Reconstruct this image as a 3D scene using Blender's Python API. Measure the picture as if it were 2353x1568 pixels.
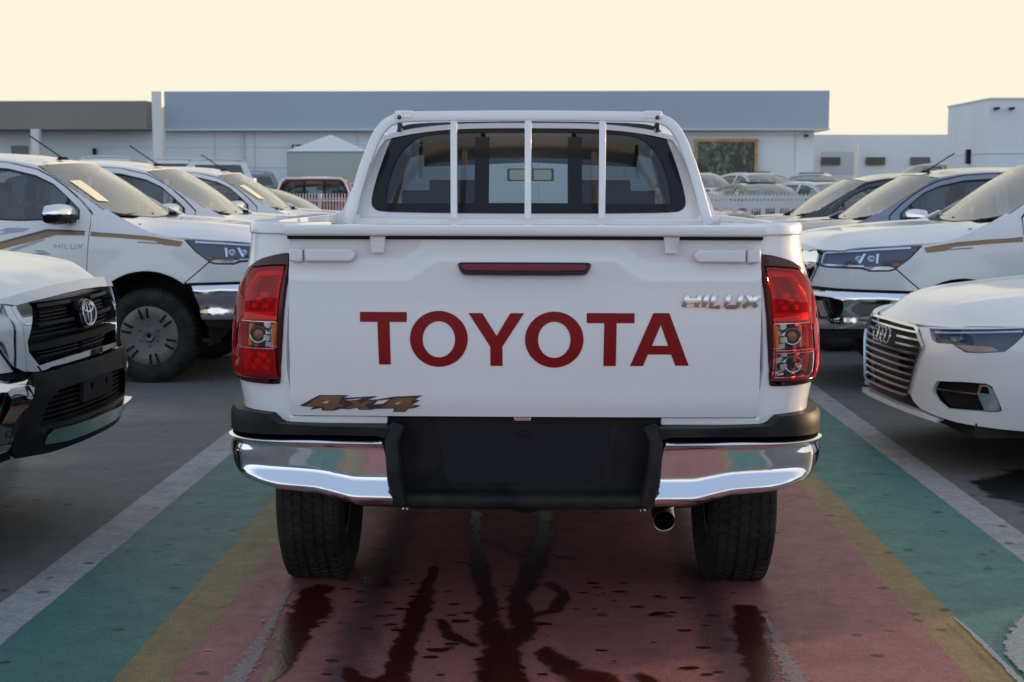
import bpy, bmesh, math, random
from mathutils import Vector, Matrix
from mathutils.geometry import delaunay_2d_cdt
R = math.radians
PI = math.pi
random.seed(7)
SC = bpy.context.scene
for o in list(bpy.data.objects): bpy.data.objects.remove(o)

# ------------------------------------------------------------------ camera
cd = bpy.data.cameras.new('camera'); cam = bpy.data.objects.new('camera', cd)
SC.collection.objects.link(cam); SC.camera = cam
cd.sensor_width = 36; cd.lens = 36*3300/2353
cam.location = (0, 0, 1.52)
cam.rotation_euler = (R(90)-math.atan(354/3300), 0, math.atan(60/3300))
cd.clip_start = .05; cd.clip_end = 2000
cd.dof.use_dof = True; cd.dof.focus_distance = 4.7; cd.dof.aperture_fstop = 8.0

# ------------------------------------------------------------------ world and sun
SUN_EL, SUN_AZ = 7.0, 62.0            # azimuth clockwise from +Y: sun low, to the right and slightly ahead
w = bpy.data.worlds.new('World'); SC.world = w; w.use_nodes = True
nt = w.node_tree; nt.nodes.clear(); N = nt.nodes.new; LK = nt.links.new
out = N('ShaderNodeOutputWorld'); bg = N('ShaderNodeBackground')
sky = N('ShaderNodeTexSky'); sky.sky_type = 'NISHITA'; sky.sun_disc = False
sky.sun_elevation = R(SUN_EL+4); sky.sun_rotation = R(SUN_AZ); sky.air_density = 1.2; sky.dust_density = 2.5
bg.inputs['Strength'].default_value = .12
tc = N('ShaderNodeTexCoord'); sep = N('ShaderNodeSeparateXYZ'); LK(tc.outputs['Generated'], sep.inputs[0])
el = N('ShaderNodeMapRange'); el.interpolation_type = 'SMOOTHSTEP'      # haze bank hugging the horizon
el.inputs['From Min'].default_value = .13; el.inputs['From Max'].default_value = .56
el.inputs['To Min'].default_value = 1; el.inputs['To Max'].default_value = 0
LK(sep.outputs['Z'], el.inputs['Value'])
dt = N('ShaderNodeVectorMath'); dt.operation = 'DOT_PRODUCT'; LK(tc.outputs['Generated'], dt.inputs[0]); dt.inputs[1].default_value = (.35, .94, 0)
az = N('ShaderNodeMapRange'); az.inputs['From Min'].default_value = -.3; az.inputs['From Max'].default_value = .75; LK(dt.outputs['Value'], az.inputs['Value'])
hz = N('ShaderNodeMix'); hz.data_type = 'RGBA'; LK(az.outputs[0], hz.inputs['Factor'])
hz.inputs['A'].default_value = (.95*8.33, 1.05*8.33, 1.18*8.33, 1); hz.inputs['B'].default_value = (.835*8.33, .785*8.33, .62*8.33, 1)
uc = N('ShaderNodeMix'); uc.data_type = 'RGBA'; LK(az.outputs[0], uc.inputs['Factor'])
uc.inputs['A'].default_value = (.44*8.33, .57*8.33, .80*8.33, 1); uc.inputs['B'].default_value = (.62*8.33, .62*8.33, .62*8.33, 1)
up = N('ShaderNodeMix'); up.data_type = 'RGBA'; up.blend_type = 'MIX'; up.inputs['Factor'].default_value = .85
LK(sky.outputs[0], up.inputs['A']); LK(uc.outputs['Result'], up.inputs['B'])
mx = N('ShaderNodeMix'); mx.data_type = 'RGBA'; LK(el.outputs[0], mx.inputs['Factor']); LK(up.outputs['Result'], mx.inputs['A']); LK(hz.outputs['Result'], mx.inputs['B'])
LK(mx.outputs['Result'], bg.inputs['Color']); LK(bg.outputs[0], out.inputs[0])
sl = bpy.data.lights.new('sun', 'SUN'); sl.energy = 4.0; sl.angle = R(.5); sl.color = (1, .68, .38)
so = bpy.data.objects.new('sun', sl); SC.collection.objects.link(so)
sd = Vector((math.sin(R(SUN_AZ))*math.cos(R(SUN_EL)), math.cos(R(SUN_AZ))*math.cos(R(SUN_EL)), math.sin(R(SUN_EL))))
so.rotation_euler = sd.to_track_quat('Z', 'Y').to_euler()
SC.view_settings.view_transform = 'Standard'; SC.view_settings.look = 'None'
SC.view_settings.exposure = .22; SC.view_settings.gamma = 1
SC.render.engine = 'CYCLES'
SC.cycles.max_bounces = 10; SC.cycles.transparent_max_bounces = 24; SC.cycles.caustics_reflective = False; SC.cycles.caustics_refractive = False

# ------------------------------------------------------------------ materials
def new(name):
    m = bpy.data.materials.new(name); m.use_nodes = True
    return m, m.node_tree, m.node_tree.nodes['Principled BSDF']
def mat(name, col, rough=.5, metal=0, coat=0, spec=.5, bump=0, bscale=60, var=0, vscale=3, dust=0, rvar=0, emis=None):
    m, t, b = new(name)
    b.inputs['Base Color'].default_value = (*col, 1); b.inputs['Roughness'].default_value = rough
    b.inputs['Metallic'].default_value = metal; b.inputs['Coat Weight'].default_value = coat
    b.inputs['Coat Roughness'].default_value = .04; b.inputs['Specular IOR Level'].default_value = spec
    n, l = t.nodes.new, t.links.new
    tcn = n('ShaderNodeTexCoord')
    if var or dust:
        nz = n('ShaderNodeTexNoise'); nz.inputs['Scale'].default_value = vscale; nz.inputs['Detail'].default_value = 8; nz.inputs['Roughness'].default_value = .65
        l(tcn.outputs['Object'], nz.inputs['Vector'])
        r = n('ShaderNodeMapRange'); r.inputs['From Min'].default_value = .35; r.inputs['From Max'].default_value = .7; l(nz.outputs[0], r.inputs['Value'])
        mxn = n('ShaderNodeMix'); mxn.data_type = 'RGBA'; l(r.outputs[0], mxn.inputs['Factor'])
        mxn.inputs['A'].default_value = (*col, 1)
        if dust: mxn.inputs['B'].default_value = (*[c*(1-dust)+d*dust for c, d in zip(col, (.42, .38, .32))], 1)
        else: mxn.inputs['B'].default_value = (*[c*(1-var) for c in col], 1)
        l(mxn.outputs['Result'], b.inputs['Base Color'])
        if rvar:
            r2 = n('ShaderNodeMapRange'); r2.inputs['From Min'].default_value = .35; r2.inputs['From Max'].default_value = .7; l(nz.outputs[0], r2.inputs['Value'])
            r2.inputs['To Min'].default_value = rough; r2.inputs['To Max'].default_value = rough+rvar; l(r2.outputs[0], b.inputs['Roughness'])
    if bump:
        nb = n('ShaderNodeTexNoise'); nb.inputs['Scale'].default_value = bscale; nb.inputs['Detail'].default_value = 4; l(tcn.outputs['Object'], nb.inputs['Vector'])
        bp = n('ShaderNodeBump'); bp.inputs['Strength'].default_value = bump; bp.inputs['Distance'].default_value = .005; l(nb.outputs[0], bp.inputs['Height']); l(bp.outputs[0], b.inputs['Normal'])
    if emis: b.inputs['Emission Color'].default_value = (*emis[0], 1); b.inputs['Emission Strength'].default_value = emis[1]
    return m
def glassmat(name, tint, rough=.0, dust=0, dustcol=(.45, .43, .36), ior=1.5):
    m, t, b = new(name); n, l = t.nodes.new, t.links.new
    t.nodes.remove(b); o = t.nodes['Material Output']
    tr = n('ShaderNodeBsdfTransparent'); tr.inputs[0].default_value = (*tint, 1)
    gl = n('ShaderNodeBsdfGlossy'); gl.inputs['Roughness'].default_value = rough; gl.inputs[0].default_value = (1, 1, 1, 1)
    lw = n('ShaderNodeLayerWeight'); lw.inputs[0].default_value = .5       # thin sheet: same reflectance from both sides
    pw = n('ShaderNodeMath'); pw.operation = 'POWER'; l(lw.outputs['Facing'], pw.inputs[0]); pw.inputs[1].default_value = 4.0
    f0 = 2*((ior-1)/(ior+1))**2
    fr = n('ShaderNodeMapRange'); l(pw.outputs[0], fr.inputs[0]); fr.inputs[3].default_value = f0; fr.inputs[4].default_value = .95
    m1 = n('ShaderNodeMixShader'); l(fr.outputs[0], m1.inputs[0]); l(tr.outputs[0], m1.inputs[1]); l(gl.outputs[0], m1.inputs[2])
    last = m1
    if dust:
        df = n('ShaderNodeBsdfDiffuse'); df.inputs[0].default_value = (*dustcol, 1)
        nz = n('ShaderNodeTexNoise'); nz.inputs['Scale'].default_value = 2.5; nz.inputs['Detail'].default_value = 6
        tcn = n('ShaderNodeTexCoord'); l(tcn.outputs['Object'], nz.inputs['Vector'])
        r = n('ShaderNodeMapRange'); r.inputs['From Min'].default_value = .3; r.inputs['From Max'].default_value = .7
        r.inputs['To Min'].default_value = dust*.75; r.inputs['To Max'].default_value = min(1, dust*1.25); l(nz.outputs[0], r.inputs['Value'])
        m2 = n('ShaderNodeMixShader'); l(r.outputs[0], m2.inputs[0]); l(m1.outputs[0], m2.inputs[1]); l(df.outputs[0], m2.inputs[2]); last = m2
    l(last.outputs[0], o.inputs[0])
    return m
PAINT = mat('white_paint', (.78, .785, .80), .32, coat=.9, dust=.10, vscale=1.6, rvar=.12)
PAINT_D = mat('dusty_white_paint', (.70, .715, .73), .36, coat=.8, dust=.16, vscale=1.4, rvar=.2)
PAINT_S = mat('silver_blue_paint', (.20, .23, .30), .3, metal=.55, coat=1, dust=.12, vscale=1.5)
PAINT_K = mat('black_paint', (.012, .013, .017), .25, coat=1, dust=.04, vscale=2)
PAINT_R = mat('red_paint', (.36, .02, .03), .3, coat=1, dust=.1)
PAINT_G = mat('grey_green_paint', (.13, .17, .17), .3, metal=.4, coat=1, dust=.15)
PAINT_B = mat('dusty_tan_paint', (.34, .31, .27), .6, coat=.3, dust=.35)
CHROME = mat('chrome', (.74, .755, .78), .045, metal=1, bump=.012, bscale=9)
CHROME_R = mat('satin_chrome', (.62, .63, .65), .16, metal=1)
BLACK = mat('black_plastic', (.006, .007, .009), .5, spec=.14, bump=.08, bscale=300, dust=.05, vscale=5)
GLOSSK = mat('gloss_black', (.006, .006, .008), .15, spec=.35)
DARK = mat('underbody_black', (.008, .008, .008), .8)
RUBBER = mat('tyre_rubber', (.012, .012, .012), .8, spec=.2, dust=.07, vscale=9, bump=.15, bscale=120)
COVER = mat('wheel_cover_grey', (.11, .115, .12), .42, metal=.4, dust=.25, vscale=6)
SEAT = mat('dark_seat_fabric', (.022, .021, .023), .9, bump=.1)
WRAP = mat('seat_wrap', (.35, .33, .29), .25, coat=.5)
PLATE = mat('dark_grey_plate', (.012, .014, .019), .5, spec=.2, bump=.05, var=.3, vscale=8)
REDLET = mat('red_letter_vinyl', (.22, .002, .004), .35, spec=.25)
GOLD = mat('gold_brown_decal', (.22, .13, .06), .35, metal=.3, coat=.4)
GOLD2 = mat('dark_decal_edge', (.05, .035, .04), .35, coat=.4)
GREYDEC = mat('pale_grey_decal', (.30, .36, .44), .4, coat=.4)
AMBER = mat('amber_plastic', (.75, .22, .02), .15, metal=.35)
AMBERD = mat('amber_bulb', (.35, .13, .03), .3)
PAPER = mat('paper_sticker', (.72, .72, .50), .8)
MIRR = mat('mirror_face', (.30, .26, .18), .02, metal=1)
STEEL = mat('exhaust_steel', (.22, .20, .18), .38, metal=1, dust=.2, vscale=20)
G_WIND = glassmat('dusty_windscreen_glass', (.60, .65, .63), dust=.22, dustcol=(.40, .43, .42), ior=1.75)
G_WINDC = glassmat('clean_windscreen_glass', (.80, .88, .86), dust=.03)
G_SIDE = glassmat('side_window_glass', (.50, .54, .55), dust=.05)
G_REAR = glassmat('tinted_rear_glass', (.24, .28, .32), dust=.01, ior=1.4)
G_REARC = glassmat('sliding_rear_glass', (.60, .70, .72), dust=.015)
G_BG = glassmat('dark_far_glass', (.12, .15, .17), dust=.12, dustcol=(.3, .36, .38))
LENS = glassmat('clear_lamp_lens', (.93, .95, .97))
LENS_S = glassmat('smoked_lamp_lens', (.60, .68, .80), ior=1.3)
LENS_R = glassmat('red_lamp_lens', (.95, .04, .035), dust=.30, dustcol=(.80, .012, .012), ior=1.28)
LENS_M = mat('maroon_lens_border', (.045, .003, .008), .12, coat=.15, spec=.3)
REDREF = mat('red_reflector', (.80, .03, .025), .25, metal=.2, coat=1, bump=.5, bscale=90)
LAMPIN = mat('lamp_housing', (.10, .13, .19), .4, metal=.2)
SILV = mat('lamp_reflector', (.80, .80, .82), .12, metal=.9)
MAROON = mat('dark_brake_lens', (.17, .004, .014), .15, coat=.3, spec=.3)

# ------------------------------------------------------------------ mesh helpers
def crv(tab):                       # smooth interpolation of a table (monotone cubic)
    xs = [p[0] for p in tab]; ys = [p[1] for p in tab]; n = len(xs)
    d = [(ys[i+1]-ys[i])/(xs[i+1]-xs[i]) for i in range(n-1)]
    m = [d[0]]+[0 if d[i-1]*d[i] <= 0 else 2*d[i-1]*d[i]/(d[i-1]+d[i]) for i in range(1, n-1)]+[d[-1]]
    def f(x):
        if x <= xs[0]: return ys[0]
        if x >= xs[-1]: return ys[-1]
        i = 0
        while x > xs[i+1]: i += 1
        h = xs[i+1]-xs[i]; t = (x-xs[i])/h
        return (2*t**3-3*t*t+1)*ys[i]+(t**3-2*t*t+t)*h*m[i]+(-2*t**3+3*t*t)*ys[i+1]+(t**3-t*t)*h*m[i+1]
    return f
def sm(a, b, x):
    t = max(0, min(1, (x-a)/(b-a))); return t*t*(3-2*t)
def inside(poly, x, y):
    c = False; j = len(poly)-1
    for i in range(len(poly)):
        xi, yi = poly[i]; xj, yj = poly[j]
        if (yi > y) != (yj > y) and x < (xj-xi)*(y-yi)/(yj-yi)+xi: c = not c
        j = i
    return c
def resamp(poly, res):
    o = []
    for i, p in enumerate(poly):
        q = poly[(i+1) % len(poly)]; d = math.hypot(q[0]-p[0], q[1]-p[1]); n = max(1, math.ceil(d/res))
        for k in range(n): o.append((p[0]+(q[0]-p[0])*k/n, p[1]+(q[1]-p[1])*k/n))
    return o
def tri2d(outline, holes, res, aspect=1):
    loops = [resamp(outline, res)]+[resamp(h, res) for h in holes]
    V = []; E = []
    for lp in loops:
        b = len(V); V += lp; E += [(b+i, b+(i+1) % len(lp)) for i in range(len(lp))]
    x0 = min(p[0] for p in outline); x1 = max(p[0] for p in outline); y0 = min(p[1] for p in outline); y1 = max(p[1] for p in outline)
    nx = int((x1-x0)/res)+1; ny = int((y1-y0)/res)+1
    bp = list(V)
    for i in range(nx+1):
        for j in range(ny+1):
            x = x0+(i+(.5 if j % 2 else 0))*res; y = y0+(j+.35)*res*.9
            if not inside(outline, x, y) or any(inside(h, x, y) for h in holes): continue
            if min((x-a)**2+(y-b)**2 for a, b in bp) < (res*.55)**2: continue
            V.append((x, y))
    r = delaunay_2d_cdt([Vector(v) for v in V], E, [], 0, 1e-6)
    vs, fs = r[0], r[2]; F = []
    for f in fs:
        cx = sum(vs[i][0] for i in f)/len(f); cy = sum(vs[i][1] for i in f)/len(f)
        if inside(outline, cx, cy) and not any(inside(h, cx, cy) for h in holes): F.append(list(f))
    return [(v[0], v[1]) for v in vs], F
COL = SC.collection
def csm(P, k=5):                    # Catmull-Rom smoothing of an open 3-D path
    o = []; n = len(P)
    for i in range(n-1):
        p0, p1, p2, p3 = P[max(0, i-1)], P[i], P[i+1], P[min(n-1, i+2)]
        for j in range(k):
            t = j/k; o.append(.5*((2*p1)+(p2-p0)*t+(2*p0-5*p1+4*p2-p3)*t*t+(3*p1-p0-3*p2+p3)*t**3))
    return o+[P[-1]]
class MB:
    def __init__(s): s.V = []; s.F = []; s.closed = True
    def add(s, V, F):
        b = len(s.V); s.V += [Vector(v) for v in V]; s.F += [[b+i for i in f] for f in F]
    def slab(s, fn, outline, holes=(), off=0, thick=.015, res=.06, orient=1, dep=None):
        P, F = tri2d(outline, list(holes), res); e = 1e-3; T = []; Bt = []
        for a, b in P:
            p = fn(a, b); n = (fn(a+e, b)-p).cross(fn(a, b+e)-p); n = n.normalized()*orient if n.length else Vector((0, 0, 1))
            o = off+(dep(a, b) if dep else 0)
            T.append(p+n*o); Bt.append(p+n*(o-thick))
        if thick == 0:
            s.add(T, F); return s
        n = len(T); cnt = {}
        for f in F:
            for i in range(3): cnt[(f[i], f[(i+1) % 3])] = 1
        W = [[a, b, b+n, a+n] for (a, b) in cnt if (b, a) not in cnt]
        s.add(T+Bt, F+[[i+n for i in reversed(f)] for f in F]+[list(reversed(q)) for q in W]); return s
    def grid(s, fn, nu, nv, thick=0):
        V = [fn(i/nu, j/nv) for i in range(nu+1) for j in range(nv+1)]; k = nv+1
        F = [[i*k+j, (i+1)*k+j, (i+1)*k+j+1, i*k+j+1] for i in range(nu) for j in range(nv)]
        if thick:
            n = len(V); e = 1e-3; B2 = []
            for i in range(nu+1):
                for j in range(nv+1):
                    u, v = min(i/nu, 1-e), min(j/nv, 1-e); p = fn(u, v)
                    nn = (fn(u+e, v)-p).cross(fn(u, v+e)-p).normalized(); B2.append(V[i*k+j]-nn*thick)
            cnt = {}
            for f in F:
                for i in range(4): cnt[(f[i], f[(i+1) % 4])] = 1
            W = [[b, a, a+n, b+n] for (a, b) in cnt if (b, a) not in cnt]
            s.add(V+B2, F+[[i+n for i in reversed(f)] for f in F]+W)
        else: s.add(V, F)
        return s
    def box(s, c, d, rot=None, taper=1):
        x, y, z = [q/2 for q in d]; V = []
        for sz in (-1, 1):
            k = taper if sz > 0 else 1
            for sx, sy in ((-1, -1), (1, -1), (1, 1), (-1, 1)):
                v = Vector((sx*x*k, sy*y*k, sz*z))
                if rot: v = rot @ v
                V.append(v+Vector(c))
        s.add(V, [[3, 2, 1, 0], [4, 5, 6, 7], [0, 1, 5, 4], [1, 2, 6, 5], [2, 3, 7, 6], [3, 0, 4, 7]]); return s
    def sweep(s, path, prof, up=Vector((0, 0, 1)), cap=True, closed=False):
        n = len(path); k = len(prof); V = []
        for i in range(n):
            a = path[(i-1) % n] if (closed or i > 0) else path[0]; b = path[(i+1) % n] if (closed or i < n-1) else path[-1]
            t = (b-a).normalized(); sx = t.cross(up)
            sx = sx.normalized() if sx.length > 1e-4 else Vector((1, 0, 0)); sy = sx.cross(t).normalized()
            for px, py in prof: V.append(path[i]+sx*px+sy*py)
        F = [[i*k+j, i*k+(j+1) % k, ((i+1) % n)*k+(j+1) % k, ((i+1) % n)*k+j] for i in range(n if closed else n-1) for j in range(k)]
        if cap and not closed: F += [list(range(k))[::-1], [(n-1)*k+j for j in range(k)]]
        s.add(V, F); return s
    def tube(s, path, r, k=10, up=Vector((0, 0, 1)), closed=False):
        return s.sweep([Vector(p) for p in path], [(r*math.cos(2*PI*j/k), r*math.sin(2*PI*j/k)) for j in range(k)], up, True, closed)
    def lathe(s, prof, c, axis='x', k=48, mir=1):        # prof: (axial, radius)
        V = []
        for a, r in prof:
            for j in range(k):
                t = 2*PI*j/k
                if axis == 'x': V.append(Vector((c[0]+a*mir, c[1]+r*math.cos(t), c[2]+r*math.sin(t))))
                elif axis == 'z': V.append(Vector((c[0]+r*math.cos(t), c[1]+r*math.sin(t), c[2]+a)))
                else: V.append(Vector((c[0]+r*math.cos(t), c[1]+a*mir, c[2]+r*math.sin(t))))
        n = len(prof); s.add(V, [[i*k+j, i*k+(j+1) % k, (i+1)*k+(j+1) % k, (i+1)*k+j] for i in range(n-1) for j in range(k)]); return s
    def build(s, name, m, parent=None, m2=None, f2=0, bevel=0, smooth=True, sharp=35, recalc=True, subs=0):
        me = bpy.data.meshes.new(name); me.from_pydata(s.V, [], s.F)
        if recalc:
            bm = bmesh.new(); bm.from_mesh(me); bmesh.ops.recalc_face_normals(bm, faces=bm.faces); bm.to_mesh(me); bm.free()
        me.materials.append(m)
        if m2:
            me.materials.append(m2)
            for p in me.polygons: p.material_index = 1 if p.index >= f2 else 0
        if smooth:
            me.shade_smooth()
            me.set_sharp_from_angle(angle=R(sharp))
        o = bpy.data.objects.new(name, me); COL.objects.link(o)
        if parent: o.parent = parent
        if bevel:
            b = o.modifiers.new('bevel', 'BEVEL'); b.width = bevel; b.segments = 2; b.limit_method = 'ANGLE'; b.angle_limit = R(40); b.harden_normals = False
        return o
def rbox(w, h, r, n=4):             # rounded rectangle profile, centred
    o = []
    for cx, cy, a0 in ((w/2-r, h/2-r, 0), (-w/2+r, h/2-r, 90), (-w/2+r, -h/2+r, 180), (w/2-r, -h/2+r, 270)):
        for i in range(n+1):
            a = R(a0+90*i/n); o.append((cx+r*math.cos(a), cy+r*math.sin(a)))
    return o
def cha(p, n=2):                    # corner-cutting smoothing of a closed outline
    for _ in range(n):
        q = []
        for i, a in enumerate(p):
            b = p[(i+1) % len(p)]; q += [(a[0]*.75+b[0]*.25, a[1]*.75+b[1]*.25), (a[0]*.25+b[0]*.75, a[1]*.25+b[1]*.75)]
        p = q
    return p
def ribbon(pts, w, w2=None):        # polygon round a polyline
    L = []; Rr = []; n = len(pts)
    for i, p in enumerate(pts):
        a = pts[max(0, i-1)]; b = pts[min(n-1, i+1)]; dx, dy = b[0]-a[0], b[1]-a[1]; d = math.hypot(dx, dy) or 1
        ww = w/2 if w2 is None else (w+(w2-w)*i/(n-1))/2
        L.append((p[0]-dy/d*ww, p[1]+dx/d*ww)); Rr.append((p[0]+dy/d*ww, p[1]-dx/d*ww))
    return L+Rr[::-1]
def arc(cx, cy, r, a0, a1, n=12, ry=None):
    ry = ry or r
    return [(cx+r*math.cos(R(a0+(a1-a0)*i/n)), cy+ry*math.sin(R(a0+(a1-a0)*i/n))) for i in range(n+1)]
def empty(name, label, cat, loc=(0, 0, 0), rz=0, group=None):
    o = bpy.data.objects.new(name, None); o.empty_display_size = .3; COL.objects.link(o); o.location = loc; o.rotation_euler = (0, 0, rz)
    o['label'] = label; o['category'] = cat
    if group: o['group'] = group
    return o
def tag(o, label=None, cat=None, group=None, kind=None):
    if label: o['label'] = label
    if cat: o['category'] = cat
    if group: o['group'] = group
    if kind: o['kind'] = kind
    return o
def dup(root, loc, rz, label, group=None, swap=None, drop=()):
    r = root.copy(); COL.objects.link(r); r.location = loc; r.rotation_euler = (0, 0, rz); r['label'] = label
    if group: r['group'] = group
    def sw(c):
        if swap and c.type == 'MESH' and len(c.material_slots):
            m = c.material_slots[0].material
            if m.name in swap: c.material_slots[0].link = 'OBJECT'; c.material_slots[0].material = swap[m.name]
    for ch in list(root.children):
        if ch.name.split('.')[0] in drop: continue
        c = ch.copy(); COL.objects.link(c); c.parent = r; sw(c)
        for g in ch.children:
            d = g.copy(); COL.objects.link(d); d.parent = c; sw(d)
    return r
# ------------------------------------------------------------------ car body surfaces
# vehicle space: forward = +Y, L = distance behind the nose (y = -L), x = lateral, z = up
class Body:
    def __init__(s, plan, wz, wzr, Lsplit, dxf, dxr, flares=(), fw=(0.1, .8), rw=(0.6, .05), Ltot=5.15):
        s.wz = crv(wz); s.wzr = crv(wzr); s.Ls = Lsplit; s.dxf = crv(dxf); s.dxr = crv(dxr); s.fl = flares; s.fw = fw; s.rw = rw; s.Lt = Ltot
        P = [Vector(p) for p in plan]; n = len(P); s.P = []
        for i in range(n-1):
            p0 = P[i-1] if i else Vector((P[1].x, -P[1].y)); p1, p2 = P[i], P[i+1]; p3 = P[i+2] if i+2 < n else Vector((P[n-2].x, -P[n-2].y))
            d = [max(1e-4, (b-a).length**.5) for a, b in ((p0, p1), (p1, p2), (p2, p3))]
            m1 = (p1-p0)/d[0]-(p2-p0)/(d[0]+d[1])+(p2-p1)/d[1]; m2 = (p2-p1)/d[1]-(p3-p1)/(d[1]+d[2])+(p3-p2)/d[2]
            m1 *= d[1]; m2 *= d[1]
            for k in range(16):
                t = k/16; s.P.append((2*t**3-3*t*t+1)*p1+(t**3-2*t*t+t)*m1+(-2*t**3+3*t*t)*p2+(t**3-t*t)*m2)
        s.P.append(P[-1]); s.S = [0]
        for i in range(1, len(s.P)): s.S.append(s.S[-1]+(s.P[i]-s.P[i-1]).length)
        s.iw = max(range(len(s.P)), key=lambda i: round(s.P[i].y, 3))
    def pl(s, q):
        S = s.S
        if q <= 0:
            d = (s.P[1]-s.P[0]).normalized(); return Vector((s.P[0].x+d.x*-q*0, q))
        if q >= S[-1]: return s.P[-1]+Vector((0, -(q-S[-1])))
        lo, hi = 0, len(S)-1
        while hi-lo > 1:
            m = (lo+hi)//2
            if S[m] <= q: lo = m
            else: hi = m
        t = (q-S[lo])/(S[hi]-S[lo]); return s.P[lo].lerp(s.P[hi], t)
    def _find(s, f, lo, hi):
        for i in range(lo, hi):
            a, b = f(s.P[i]), f(s.P[i+1])
            if (a <= 0 <= b) or (b <= 0 <= a):
                t = 0 if a == b else a/(a-b); return s.S[i]+t*(s.S[i+1]-s.S[i])
        return s.S[hi]
    def qF(s, y): return y if y <= 0 else s._find(lambda p: p.y-y, 0, s.iw)
    def qR(s, y): return s._find(lambda p: p.y-y, s.iw, len(s.P)-1)
    def qL(s, L):
        k = next(i for i, p in enumerate(s.P) if p.y > .55)
        m = max(i for i, p in enumerate(s.P) if p.y > .55); return s._find(lambda p: p.x-L, k, m)
    def fn(s, sg=1, mode=None):
        def f(q, z):
            p = s.pl(q); L, y = p.x, p.y
            w = s.wz(z); wr = s.wzr(z)
            k = (0 if mode == 'cab' else 1) if L > s.Ls else 0
            yy = y*(w*(1-k)+wr*k)
            a = 1-sm(s.fw[0], s.fw[1], L); b = sm(s.Lt-s.rw[0], s.Lt-s.rw[1], L)
            L2 = L+a*s.dxf(z)-b*s.dxr(z)
            for cl, cz, r, amt in s.fl:
                d = math.hypot(L-cl, z-cz)
                if d < r+.3: yy += amt*math.exp(-((d-r)/.075)**2)*(1 if y > 0 else 0)*sm(.4, .8, abs(y))
            return Vector((sg*yy, -L2, z))
        return f
def W(B, pts):                      # side / front / rear point lists -> surface coordinates
    o = []
    for p in pts:
        if p[0] == 'F': o.append((B.qF(p[1]), p[2]))
        elif p[0] == 'R': o.append((B.qR(p[1]), p[2]))
        else: o.append((B.qL(p[0]), p[1]))
    return o

def make_wheel(root, B_x, L, r, wd, z, side, style, treads=True):
    mb = MB(); c = (side*(B_x-wd/2), -L, z)
    h = wd/2
    prof = [(-h*.72, r*.62), (-h*.98, r*.72), (-h*1.02, r*.84), (-h*.92, r*.95), (-h*.78, r*.985), (-h*.72, r*.988), (h*.72, r*.988), (h*.78, r*.985), (h*.92, r*.95), (h*1.02, r*.84), (h*.98, r*.72), (h*.72, r*.62)]
    mb.lathe(prof, c, 'x', 56, side)
    if treads:
        rows = [(-.60, .17, 0), (-.31, .15, .5), (0, .17, .2), (.31, .15, .7), (.60, .17, .4), (-.80, .09, .0), (.80, .09, .5)]
        nb = 56
        for ax, w_, ph in rows:
            sh = abs(ax) > .7
            for i in range(nb):
                t = 2*PI*(i+ph)/nb; hh = r*2*PI/nb*.66; rr = r*(1.0 if not sh else .985)
                m = Matrix.Rotation(t, 3, 'X') @ Matrix.Rotation(R(14 if int(ax*10) % 2 else -14), 3, 'Z')
                if sh: m = Matrix.Rotation(t, 3, 'X') @ Matrix.Rotation(R(20)*(1 if ax > 0 else -1)*1, 3, 'Y')
                cc = Vector((c[0]+ax*h, c[1], c[2]))+(Matrix.Rotation(t, 3, 'X') @ Vector((0, 0, rr-.006)))
                mb.box(cc, (w_*wd*.5*1.6, hh, .016), m, .93)
    tyre_bm = mb
    wm = MB(); f = side
    R0 = r*.635
    if style == 'truck':
        wm.lathe([(h*.30, .001), (h*.86, .02), (h*.90, .035), (h*.72, .05), (h*.70, .10), (h*.84, R0*.72), (h*.86, R0*.93), (h*.80, R0), (h*.5, R0*1.01), (-h*.7, R0*.98), (-h*.7, R0*.8)], c, 'x', 48, f)
    else:
        wm.lathe([(h*.5, R0*.95), (h*.86, R0*.97), (h*.80, R0), (-h*.7, R0*.98), (-h*.7, R0*.8), (-h*.2, .05)], c, 'x', 48, f)
        for k in range(10):
            m = Matrix.Rotation(2*PI*k/10, 3, 'X'); wm.box(Vector((c[0]+f*h*.62, c[1], c[2]))+m @ Vector((0, 0, R0*.52)), (.03, R0*.16, R0*.92), m, .8)
        wm.lathe([(h*.7, .001), (h*.72, .04), (h*.5, .06)], c, 'x', 20, f)
    sm_ = wm; f2 = len(wm.F)
    if style == 'truck':
        for k in range(6):
            for dd in (-.15, .15):
                m = Matrix.Rotation(2*PI*k/6+.2+dd, 3, 'X')
                sm_.box(Vector((c[0]+f*h*.855, c[1], c[2]))+m @ Vector((0, 0, R0*.78)), (.010, .017, R0*.34), m)
        for k in range(6):
            m = Matrix.Rotation(2*PI*k/6, 3, 'X'); p = Vector((c[0]+f*h*.70, c[1], c[2]))+m @ Vector((0, 0, .078))
            sm_.lathe([(0, .001), (.012, .006), (.012, .001)], p, 'x', 8, f)
    wo = wm.build('wheel', COVER, root, m2=GLOSSK if style == 'truck' else None, f2=f2)
    tyre_bm.build('tyre', RUBBER, wo, sharp=50)
    return wo

def ellring(rx, rz, t, n=40, k=8, c=(0, 0), q=None):  # outline + hole for a flat ring
    o = [(c[0]+rx*math.cos(2*PI*i/n), c[1]+rz*math.sin(2*PI*i/n)) for i in range(n)]
    h = [(c[0]+(rx-t)*math.cos(2*PI*i/n), c[1]+(rz-t)*math.sin(2*PI*i/n)) for i in range(n)]
    return o, h

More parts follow.
